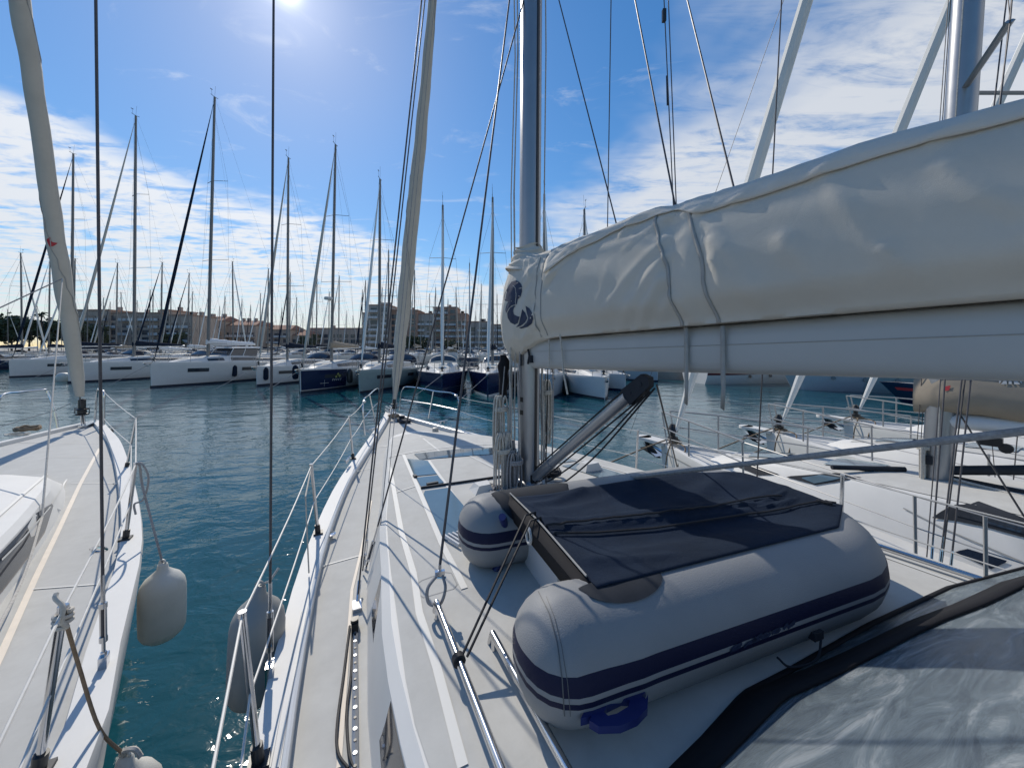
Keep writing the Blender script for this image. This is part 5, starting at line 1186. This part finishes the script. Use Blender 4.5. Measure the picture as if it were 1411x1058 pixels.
# ---------------------------------------------------------------- three white yachts on the right
RB = []
for s, u, J, lab, cv, mh in ((4.6, -1.4, 3.72, 'white yacht right of the dinghy, its tan boom cover marked with a red crown', 'tan', 13.5), (7.55, -2.1, 3.95, 'second white yacht on the right, its bow platform beyond the tan cover yacht', 'canvas', 13.5), (10.85, -2.4, 4.0, 'third and farthest white yacht of the bows on the right', 'canvas', 14)):
    p = loc(s, u, 0); y = yacht('sailing_yacht', lab, 10, J, 3.05, 1.06, mh, 'gelcoat', cv, 'sail_white', pos=(p.x, p.y), rz=R(-OUR_AZ), hood=None, rake=.55 if s < 5 else .5, bag=cv, hullwin=False, wire_r=.0055, mast_r=.125, bzo=1.12, spar='alu', sidewin=False, group='white yachts moored on the right')
    RB.append(y); zb = 1.06 * 1.04
    q = MB(); q.box((0, J + .16, zb - .01), (.30, .62, .06)); q.lathe([(.02, -.03), (.15, -.03), (.15, .03), (.02, .03)], (0, J + .45, zb - .01), 14); build(q, 'bow_platform', M['gelcoat'], y, world=False)
    q = MB(); q.prism([(-.03, J + .42, zb - .08), (-.03, J + .30, zb - .30), (-.03, J + .05, zb - .34), (-.03, J + .2, zb - .2)], (.06, 0, 0)); q.tube([(0, J + .3, zb - .1), (0, J - .02, zb - .22)], .02); q.add([(-.14, J + .45, zb - .2), (.14, J + .45, zb - .2), (0, J + .1, zb - .36)], [(0, 1, 2)]); build(q, 'plough_anchor', M['patchgrey'], y, world=False)
    # brown mooring ropes over the stem
    my = MATX[y.name]
    for k, (dx, dz) in enumerate(((-.5, 0), (.12, 0), (.2, -.2))):
        q = MB(); a = my @ Vector((.05 * k - .05, J - .25, zb + .06)); e = my @ Vector((-.04 + .03 * k, J - .12 + .0, .05)); b = my @ Vector((-.06 + .04 * k, J + .02, zb + .03))
        if k == 0: q.rope([a, my @ Vector((-.16, J - .1, zb + .04)), my @ Vector((-1.0, J + .9, .45)), my @ Vector((-1.6, J + 1.5, .02))], .014)
        else: q.rope([a, my @ Vector((-.14 - .05 * k, J - .35 * k, zb + .05)), my @ Vector((-.2 - .06 * k, J - .30 * k, zb - .3)), my @ Vector((-.2 - .05 * k, J - .28 * k, .05))], .013)
        single(q, 'mooring_rope', M['rope_brown'], ('brown mooring rope slanting forward into the water', 'brown rope hanging straight down the bow', 'second brown rope hanging down the bow, a little aft')[k] + (' of the tan cover yacht', ' of the second right hand yacht', ' of the third right hand yacht')[len(RB) - 1], 'rope', 'mooring ropes at the right hand bows')
    coil(my @ Vector((0, J - .3, zb + .03)), .10, 4, M['rope_brown'], 'rope_pile', 'brown rope wound on the bow cleats' + (' of the tan cover yacht', ' of the second right hand yacht', ' of the third right hand yacht')[len(RB) - 1], 'rope', .014, 0, len(RB) + 20)
# extra gear on the nearest of the three
y = RB[0]; my = MATX[y.name]; J = 3.72
b = G(868, 598, 1.12); w1 = wire('halyard', b, D(1080, 0, 5.4), 1.3, .004, M['wire'], y)
for (x0, y0), (x1, Y1) in (((1282, 792), (1341, 4.4)), ((1293, 796), (1387, 4.0)), ((1308, 800), (1394, 3.9))):
    b = G(x0, y0, 1.12); t_ = D(x1, 0, Y1); w1 = wire('shroud', b, t_, 1.7, .006, M['wire'], y, 8); turnbuckle(w1, b + (t_ - b).normalized() * .06, t_, .75); q = MB(); q.box(b, (.04, .05, .07), .4); build(q, 'chainplate', M['plate'], w1)
q = MB(); p0 = my @ Vector((0, -.12, 1.62)); p1 = my @ Vector((0, -1.5, 2.02)); q.tube([p0, p1], .05, 12); build(q, 'boom_vang', M['patchgrey'], y)
q = MB(); q.tube([my @ Vector((.05, .25, 1.52)), my @ Vector((-.55, .75, 1.50))], .03, 8); build(q, 'folded_pole', M['patchgrey'], y)
q = MB(); q.box(my @ Vector((-1.0, -.9, 1.13)), (.1, .12, .08), .5); q.lathe([(.05, 0), (.06, .02), (.05, .06), (.02, .07)], my @ Vector((-1.0, -.9, 1.16)), 12); q.tube([my @ Vector((-1.0, -.9, 1.2)), my @ Vector((-.1, -.2, 2.3))], .008); build(q, 'genoa_block', M['black'], y)
q = MB(); q.rope([my @ Vector((.0, .1, 1.55)), my @ Vector((-.2, -1, 1.53)), my @ Vector((-.25, -2.6, 1.55)), my @ Vector((-.2, -4, 1.56))], .014); build(q, 'control_line', M['rope'], y)
for k in range(3):
    q = MB(); q.rope([my @ Vector((.05 - .05 * k, -.1, 1.55)), my @ Vector((.1 - .07 * k, -2, 1.53)), my @ Vector((.1 - .07 * k, -4, 1.56))], .008); build(q, 'control_line', M['rope_black'], y)
for dx in (-.14, -.10, .12, .15):
    q = MB(); q.tube([my @ Vector((dx, -.05, 1.5)), my @ Vector((dx * .9, -.12, 4)), my @ Vector((dx * .8, -.5, 12.5))], .007, 5); build(q, 'halyard', M['rope' if dx < 0 else 'rope_grey'], y)
hank(my @ Vector((-.12, .06, 1.95)), .045, .55, 8, M['rope'], 'beige rope hank hanging on the mast of the tan cover yacht', 9, .008)
hank(my @ Vector((.11, -.04, 1.9)), .04, .5, 7, M['rope_grey'], 'grey rope hank on the far side of the tan cover yacht mast', 10, .008)
q = MB(); q.box(my @ Vector((-.09, -.42, 2.02)), (.05, .16, .09), R(-OUR_AZ)); q.lathe([(.02, -.02), (.05, -.015), (.05, .015), (.02, .02)], my @ Vector((-.09, -.52, 1.97)), 12, ms); build(q, 'boom_block', M['black'], y)
q = MB(); q.box(my @ Vector((-.135, .02, 1.72)), (.012, .07, .10), R(-OUR_AZ)); build(q, 'mast_plate', M['patchgrey'], y)
q = MB(); q.lathe([(.06, 0), (.07, .03), (.055, .07), (.065, .11), (.04, .13)], my @ Vector((-.55, -2.9, 1.52)), 14); build(q, 'winch', M['chrome'], y)
B_R1 = bvh_of(*[xf(m_, my) for m_ in YB[y.name]])
for poly, m_, nm in (([(1081, 656.6), (1151, 652), (1189, 658.5), (1124, 668)], 'patchgrey', 'fore_hatch_frame'), ([(1284, 713.6), (1301, 702), (1318, 695), (1349, 691.5), (1380, 703), (1425, 719), (1425, 744), (1359, 726), (1310, 716)], 'patchgrey', 'cabin_window'), ([(1315, 760), (1334, 756), (1390, 773), (1366, 784)], 'navycloth', 'deck_hatch'), ([(1011, 641), (1040, 642), (1075, 654), (1045, 655)], 'patchgrey', 'anchor_hatch')):
    q = MB(); patch_on(q, B_R1, poly, .008, 12)
    if q.v: build(q, nm, M[m_], y)
for poly, m_ in (([(1104, 658.5), (1130.5, 654.7), (1161, 659.5), (1123, 666.5)], 'hatch'), ([(1312, 709), (1330, 702), (1380, 713), (1420, 727), (1420, 738), (1360, 721)], 'glass')):
    q = MB(); patch_on(q, B_R1, poly, .014, 10)
    if q.v: build(q, 'hatch_pane', M[m_], y)
q = MB()
for l, w in (([(905, 618), (1000, 668), (1100, 715), (1230, 775), (1300, 812)], .02), ([(1245, 700), (1300, 728), (1411, 775)], .012)): strip_on(q, B_R1, l, w, .006)
if q.v: build(q, 'deck_seam', M['strap'], y)
ttc = [o for o in y.children if o.name.startswith('boom') and not o.name.startswith('boom_vang')][0]
sc_ = [o for o in ttc.children if o.name.startswith('sail_cover')][0]
vv = [my @ v.co for v in sc_.data.vertices]; B_TAN = BVHTree.FromPolygons([tuple(p) for p in vv], [tuple(p.vertices) for p in sc_.data.polygons])
H5 = lambda x, y_: (1240 + x * 171 / 1411, 500 + y_ * 120 / 990)
q = MB(); patch_on(q, B_TAN, [H5(*p) for p in [(497, 322), (505, 272), (522, 290), (535, 262), (548, 285), (580, 258), (560, 318)]], .008, 8)
if q.v: build(q, 'cover_mark', M['red'], sc_)
q = MB()
for l in ([(1125, 172), (1190, 172), (1130, 240)], [(1205, 172), (1220, 245), (1150, 245)], [(1238, 172), (1272, 172), (1272, 245), (1238, 245)], [(1290, 172), (1300, 245), (1370, 245)], [(1320, 172), (1385, 172), (1385, 240)]): patch_on(q, B_TAN, [H5(*p) for p in l], .008, 6)
if q.v: build(q, 'cover_flag_mark', M['silver'], sc_)
fnd = MB(); fnd.lathe([(.02, 0), (.14, .06), (.17, .2), (.12, .36), (.04, .42)], my @ Vector((1.3, -1.2, 1.0)), 16); single(fnd, 'fender', M['bluehull'], 'pale blue fender lying beyond the mast of the tan cover yacht', 'fender')
# ---------------------------------------------------------------- motor boats at the right hand quay
def motor_boat(label, px, wl, az, L_, beam, fb, hull, stripe, sup=True, ports=4):
    Y = EYE * F / (wl - HOR); X = (px - CX) / F * Y; a = R(az); hd_ = Vector((math.sin(a), math.cos(a), 0))       # bow at the pixel, pointing along az
    o = Vector((X, Y, 0)) - hd_ * L_ / 2; m = thing('motor_yacht', label, 'motor yacht', o, -a, 'motor yachts along the right hand quay')
    h = beam / 2; st, J = -L_ / 2, L_ / 2; tab = [(st, h * .92), (st + L_ * .3, h), (st + L_ * .6, h * .95), (st + L_ * .8, h * .68), (st + L_ * .93, h * .3), (J, .03)]
    zs = lambda u: fb * (.8 + .35 * smooth(st, J, u) ** 1.4); hm, dm = hull_mb(tab, zs, cap=.12, rake=1.0, wl=.78); hu = build(hm, 'hull', M[hull], m, world=False, angle=50); build(dm, 'deck', M['nonskid_light'], m, world=False)
    tb_ = dense(tab)
    for sg in (-1, 1):
        q = MB(); q.grid([[(sg * (interp(tb_, u) * interp([(.45, .918), (.86, .99), (1, 1)], f) + .02), u - lerp(.45, .12, (f - .45) / .41) * 1.2 * smooth(J - 1.6, J, u), zs(u) * f) for f in (.62, .69, .76)] for u in [lerp(st, J - .3, i / 20) for i in range(21)]]); build(q, 'sheer_stripe', M[stripe], hu, world=False)
        for k in range(ports):
            u = lerp(st + L_ * .3, J - L_ * .25, k / max(1, ports - 1)); b = interp(tb_, u); q = MB(); q.lathe([(.001, 0), (.13, 0), (.14, .03), (.001, .03)], (sg * (b * .93 + .01), u, zs(u) * .5), 10, (sg, 0, .15)); build(q, 'porthole', M['glass'], hu, world=False)
    if sup:
        z0 = fb * .9; lv = [[(-h * .72, st + L_ * .18, z0), (h * .72, st + L_ * .18, z0), (h * .60, L_ * .16, z0), (-h * .60, L_ * .16, z0)], [(-h * .66, st + L_ * .2, z0 + .95), (h * .66, st + L_ * .2, z0 + .95), (h * .5, L_ * .05, z0 + .95), (-h * .5, L_ * .05, z0 + .95)]]
        q = MB(); q.loft(lv); su = build(q, 'superstructure', M['gelcoat'], m, world=False, smoothed=False)
        for sg in (-1, 1):
            q = MB(); q.grid([[(sg * h * (.715 - .04), st + L_ * .24, z0 + .35), (sg * h * .70 * .93, L_ * .06, z0 + .35)], [(sg * h * .675 + .0, st + L_ * .26, z0 + .8), (sg * h * .60, L_ * .0, z0 + .8)]]); 
            for i, p in enumerate(q.v): q.v[i] = p + Vector((sg * .05, 0, 0))
            build(q, 'side_window', M['glass'], su, world=False)
        q = MB(); q.loft([[(-h * .7, st + L_ * .16, z0 + .955), (h * .7, st + L_ * .16, z0 + .955), (h * .52, L_ * .08, z0 + .955), (-h * .52, L_ * .08, z0 + .955)], [(-h * .66, st + L_ * .17, z0 + 1.1), (h * .66, st + L_ * .17, z0 + 1.1), (h * .48, L_ * .06, z0 + 1.1), (-h * .48, L_ * .06, z0 + 1.1)]]); build(q, 'flybridge', M['gelcoat'], su, world=False, smoothed=False)
        q = MB(); q.loft([[(-h * .45, st + L_ * .32, z0 + 1.105), (h * .45, st + L_ * .32, z0 + 1.105), (h * .4, -.2, z0 + 1.105), (-h * .4, -.2, z0 + 1.105)], [(-h * .42, st + L_ * .33, z0 + 1.6), (h * .42, st + L_ * .33, z0 + 1.6), (h * .34, -.6, z0 + 1.6), (-h * .34, -.6, z0 + 1.6)]]); build(q, 'windscreen', M['glass'], su, world=False, smoothed=False)
        q = MB()
        for sg in (-1, 1):
            pts = [Vector((sg * max(.05, interp(tb_, u) - .08), u - .3, zs(u) + .6)) for u in [lerp(0, J - .2, i / 6) for i in range(7)]]; q.tube(pts, .02, 5)
            for p in pts: q.tube([p, p - Vector((0, 0, .6))], .014, 4)
        build(q, 'bow_rail', M['chrome'], m, world=False, smoothed=False)
    return m
motor_boat('white motor yacht with a dark red stripe, farthest along the right quay', 1132, 525, 83, 12, 4.0, 1.5, 'gelcoat_cool', 'wine')
motor_boat('grey blue motor yacht with portholes, seen under the boom', 1071, 535, -80, 11, 4.0, 1.7, 'bluehull', 'bluehull')
motor_boat('grey green motor yacht with a white rail, right of the one with portholes', 1149, 538, -78, 11, 4.0, 1.6, 'greenhull', 'gelcoat')
motor_boat('low dark open motor boat with a red band in front of the others', 1212, 553, -76, 7.5, 2.6, .95, 'navyhull', 'red', False, 0)
for i, (px, Y, az, hu, lab) in enumerate(((925, 62, 170, 'gelcoat_cool', 'small white motor boat far off at the quay, left of the hanging strap'), (965, 62, 175, 'gelcoat_cool', 'small white motor boat far off at the quay, right of the vang block'), (945, 64, 185, 'bluehull', 'small pale blue motor boat between two white ones at the far quay'))):
    motor_boat(lab, px, HOR + EYE * F / Y, az, 8, 2.8, 1.1, hu, 'antifoul', True, 2)

# ---------------------------------------------------------------- the forest of masts behind the row
tmpl = []
for hu, cv, gn, hd2 in (('gelcoat_cool', 'navycloth', 'sail_white', 'navycloth'), ('gelcoat', 'tan', 'sail', 'canvas'), ('navyhull', 'navycloth', 'sail_white', 'navycloth'), ('gelcoat_cool', 'alu_white', 'navycloth', 'navycloth')):
    tmpl.append(yacht('moored_yacht', 'distant yacht', 11, 3.9, 3.6, 1.4, 16, hu, cv, gn, hood=hd2, hullwin=False, wire_r=.012, mast_r=.10, rake=.2))
LIST = [(30.6, 349), (67, 356), (101, 356), (160, 362), (168, 403), (151, 416), (221.5, 361), (206, 399), (210, 400), (235, 403), (259, 376), (264, 402), (321.5, 361), (309.5, 408), (302, 422), (333, 412), (358, 404), (141.6, 410), (11.5, 426), (369, 370), (399, 375), (408, 410), (417, 432), (436, 382), (466.6, 380), (477.6, 428), (486.5, 435), (499, 399), (503, 386), (535, 344), (548, 418), (592, 405), (600, 396), (617, 412), (628.6, 396), (642, 420), (663, 391), (701, 368), (571, 372), (647, 362), (526, 396), (453, 402), (288, 398), (248, 415), (120, 408), (188, 414), (345, 420), (388, 424), (430, 415), (555, 410), (685, 405), (695, 412), (580, 420), (52, 420), (85, 425), (275, 425), (672, 425), (655, 430), (635, 432), (610, 430), (600, 431), (1017, 340), (1150, 330), (930, 390), (770, 392), (785, 404), (820, 400), (860, 398)]
zones = ((0, 150, 'at the far left'), (150, 300, 'before the long terrace'), (300, 430, 'before the tiled roofs'), (430, 520, 'before the low block'), (520, 700, 'before the tall blocks'), (700, 2000, 'beyond the boom'))
KL = ('white hull and navy cover', 'white hull and tan cover', 'navy hull', 'white hull and dark furled sail')
rnd = random.Random(5); used = [False] * 4
for px, ty in LIST:
    mhh = rnd.uniform(14.5, 17.5); Y = max(50, (mhh - 3) * F / (HOR - ty)); mhh = 3 + (HOR - ty) * Y / F; X = (px - CX) / F * Y; k = rnd.randrange(4); rz = rnd.choice((0, 0, math.pi)) + rnd.uniform(-.25, .25) + math.pi
    zn = [z for a, b_, z in zones if a <= px < b_][0]; lab = 'distant yacht with ' + KL[k] + ', among masts ' + zn; s = mhh / 16.0; g = 'yachts with ' + KL[k] + ' ' + zn
    if not used[k]:
        r_ = tmpl[k]; used[k] = True; r_.location = (X, Y, 0); r_.rotation_euler = (0, 0, rz); r_.scale = (s, s, s); r_['label'] = lab; r_['group'] = g
    else: dup(tmpl[k], (X, Y, 0), rz, s, lab, g)

# ---------------------------------------------------------------- apartment blocks on the far shore
M['terracotta'] = mat('terracotta render', (.38, .24, .18), .9, var=.15, vscale=.15, bump=.1, bscale=2)
M['render_grey'] = mat('grey render', (.40, .37, .345), .9, var=.12, vscale=.2, bump=.1, bscale=2)
M['render_beige'] = mat('beige render', (.42, .345, .29), .9, var=.15, vscale=.15, bump=.1, bscale=2)
M['rooftile'] = mat('clay roof tiles', (.30, .15, .10), .9, var=.2, vscale=1.5, bump=.3, bscale=3)
M['balcony'] = mat('pale balcony front', (.50, .52, .54), .6, var=.08, vscale=.5)
M['pane'] = mat('dark window pane', (.06, .075, .095), .15, var=.3, vscale=.3, spec=.6)
def block(b, x0, x1, top, Y, m_, pitched=False, balcony=True, depth=14, seed=0, zb=1.35, fl=2.9):
    X0, X1 = (x0 - CX) / F * Y, (x1 - CX) / F * Y; H = EYE + (HOR - top) * Y / F; rnd = random.Random(seed)
    q = MB(); q.box(((X0 + X1) / 2, Y + depth / 2, (zb + H) / 2), (X1 - X0, depth, H - zb)); wl_ = build(q, 'wall', m_, b, smoothed=False)
    q = MB()
    if pitched:
        e = .6; q.loft([[(X0 - e, Y - e, H), (X1 + e, Y - e, H), (X1 + e, Y + depth + e, H), (X0 - e, Y + depth + e, H)], [(X0 + 1, Y + depth / 2 - .2, H + 2.6), (X1 - 1, Y + depth / 2 - .2, H + 2.6), (X1 - 1, Y + depth / 2 + .2, H + 2.6), (X0 + 1, Y + depth / 2 + .2, H + 2.6)]]); ro = build(q, 'roof', M['rooftile'], b, smoothed=False)
    else:
        q.box(((X0 + X1) / 2, Y + depth / 2, H + .25), (X1 - X0 + .5, depth + .5, .5)); ro = build(q, 'roof', M['terracotta'], b, smoothed=False)
    for k in range(rnd.randint(1, 3)):
        q = MB(); xx = lerp(X0 + 1.5, X1 - 1.5, rnd.random()); q.box((xx, Y + depth * .5, H + (2.9 if pitched else 1.2)), (1.3, 1.3, 1.9)); build(q, 'chimney', m_, ro, smoothed=False)
    nf = max(1, int((H - zb - .6) / fl)); nc = max(2, int((X1 - X0) / 3.6)); cw = (X1 - X0) / nc; me = None
    for f in range(nf):
        z = zb + .5 + f * fl
        for c in range(nc):
            xc = X0 + (c + .5) * cw
            q = MB(); q.box((xc, Y - .02, z + 1.25), (cw * .62, .16, 1.9)); 
            build(q, 'window', M['pane'], b, smoothed=False)
        if balcony:
            for c in range(0, nc, 1):
                if rnd.random() < .22: continue
                xc = X0 + (c + .5) * cw; q = MB(); q.box((xc, Y - .75, z + .08), (cw * .92, 1.4, .16)); q.box((xc, Y - 1.42, z + .62), (cw * .92, .08, .9)); build(q, 'balcony', M['balcony'], b, smoothed=False)
    return H
def bld(name, label, Y, blocks):
    x0, x1 = blocks[0][0], blocks[-1][1]; b = thing(name, label, 'building', ((((x0 + x1) / 2) - CX) / F * Y, Y + 7, 1.35))
    for i, (a, c, top, dy, m_, pit, bal) in enumerate(blocks): block(b, a, c, top, Y + dy, M[m_], pit, bal, seed=int(a) + i)
bld('apartment_building', 'tall grey and terracotta apartment block just left of the near cream furled sail', 178, [(500, 508, 432, 2, 'render_grey', False, True), (508, 536, 421, 0, 'render_grey', False, True), (536, 575, 428, 4, 'terracotta', False, False)])
bld('apartment_building', 'tall stepped apartment block with pale balconies, behind the bow on navy yacht', 184, [(575, 597, 433, 0, 'render_grey', False, True), (597, 629, 424, 3, 'terracotta', False, True), (629, 643, 433, 0, 'terracotta', False, True), (643, 672, 444, 4, 'render_grey', False, True), (672, 760, 448, 2, 'render_grey', False, True)])
bld('apartment_building', 'low flat roofed brown block in the gap left of the tall blocks', 205, [(426, 500, 453, 0, 'render_beige', False, False)])
bld('apartment_building', 'left end of the long apartment terrace, flat roofed with a raised stair top', 152, [(104, 150, 428, 0, 'render_beige', False, True), (150, 222, 432, 1, 'render_beige', False, True), (222, 233, 428, 3, 'render_beige', False, False), (233, 264, 435, 1, 'render_beige', False, True)])
bld('apartment_building', 'middle of the apartment terrace with a clay tile roof, behind the tallest mast', 178, [(264, 306, 442, 0, 'render_beige', True, True), (306, 352, 448, 3, 'render_beige', True, True)])
bld('apartment_building', 'low right end of the apartment terrace with clay tile roof and stepped gable', 190, [(352, 400, 454, 0, 'render_beige', True, True), (400, 422, 462, 2, 'render_beige', True, False)])

# ---------------------------------------------------------------- trees on the far shore
M['bark'] = mat('bark', (.09, .065, .045), .95, var=.3, vscale=6, bump=.5, bscale=20)
def leafmat(name, c):
    m = mat(name, c, .7, var=.45, vscale=.9); return m
M['leaf'] = leafmat('dark foliage', (.030, .048, .020)); M['leaf2'] = leafmat('olive foliage', (.055, .065, .028))
def tree(name, label, px, topy, Y, w, mt, seed, group):
    rnd = random.Random(seed); H = EYE + (HOR - topy) * Y / F; X = (px - CX) / F * Y; t_ = thing(name, label, 'tree', (X, Y, 1.38), 0, group)
    q = MB(); q.tube([(0, 0, 0), (.1, 0, H * .25), (.0, .1, H * .55), (.1, 0, H * .8)], [.3, .24, .15, .05], 8)
    for k in range(5): a = rnd.uniform(0, 6.3); q.tube([(0, 0, H * rnd.uniform(.2, .4)), (math.cos(a) * w * .25, math.sin(a) * w * .25, H * .55), (math.cos(a) * w * .4, math.sin(a) * w * .4, H * .7)], [.13, .08, .03], 5)
    build(q, 'trunk', M['bark'], t_, world=False)
    q = MB(); cl = [(rnd.gauss(0, w * .22), rnd.gauss(0, w * .22), H * rnd.uniform(.38, .86), rnd.uniform(.14, .26) * w) for _ in range(22)]
    for cx2, cy2, cz, rr in cl:
        for _ in range(48):
            d = Vector((rnd.gauss(0, 1), rnd.gauss(0, 1), rnd.gauss(0, .8))).normalized() * rr * rnd.uniform(.5, 1.0); p = Vector((cx2, cy2, cz)) + d; s = rnd.uniform(.35, .8); a = Vector((rnd.gauss(0, 1), rnd.gauss(0, 1), rnd.gauss(0, 1))).normalized() * s; b = a.orthogonal().normalized() * s * .7
            q.add([p - a, p + b, p + a, p - b], [(0, 1, 2, 3)])
    build(q, 'crown', M[mt], t_, world=False, smoothed=False); return t_
for i, (px, ty, Y, w, mt) in enumerate(((-6, 441, 140, 12, 'leaf'), (16, 438, 146, 13, 'leaf'), (40, 443, 138, 11, 'leaf'), (78, 444, 150, 11, 'leaf'), (98, 446, 140, 9, 'leaf2'), (122, 452, 135, 9, 'leaf2'), (560, 470, 165, 8, 'leaf'), (574, 468, 166, 9, 'leaf'), (622, 474, 168, 8, 'leaf2'), (240, 462, 142, 7, 'leaf'), (425, 466, 180, 9, 'leaf'))):
    tree('broadleaf_tree', 'dark bushy tree on the far shore ' + ('at the left edge of the skyline' if px < 60 else 'beside the left end of the apartment terrace' if px < 200 else 'at the foot of the apartment blocks'), px, ty, Y, w, mt, i, 'trees on the far shore')
def palm(px, topy, Y):
    H = EYE + (HOR - topy) * Y / F; X = (px - CX) / F * Y; t_ = thing('palm_tree', 'palm tree with drooping fronds on the skyline near the left edge', 'tree', (X, Y, 1.38)); q = MB(); H -= 1.4
    q.tube([(0, 0, 0), (.1, 0, H * .5), (.0, 0, H)], [.3, .22, .22], 8); build(q, 'trunk', M['bark'], t_, world=False); q = MB(); rnd = random.Random(2)
    for k in range(26):
        a = rnd.uniform(0, 6.3); e = rnd.uniform(-.3, 1.2); l = rnd.uniform(2.2, 3.0); pts = [Vector((math.cos(a) * math.cos(e) * l * s_, math.sin(a) * math.cos(e) * l * s_, H + math.sin(e) * l * s_ - 1.6 * s_ * s_)) for s_ in (0, .25, .5, .75, 1)]
        sd_ = Vector((-math.sin(a), math.cos(a), 0)); q.grid([[p - sd_ * .3 * (1 - i / 5) - Vector((0, 0, .2)), p, p + sd_ * .3 * (1 - i / 5) - Vector((0, 0, .2))] for i, p in enumerate(pts)])
    build(q, 'crown', M['leaf'], t_, world=False, smoothed=False)
palm(57, 433, 140)
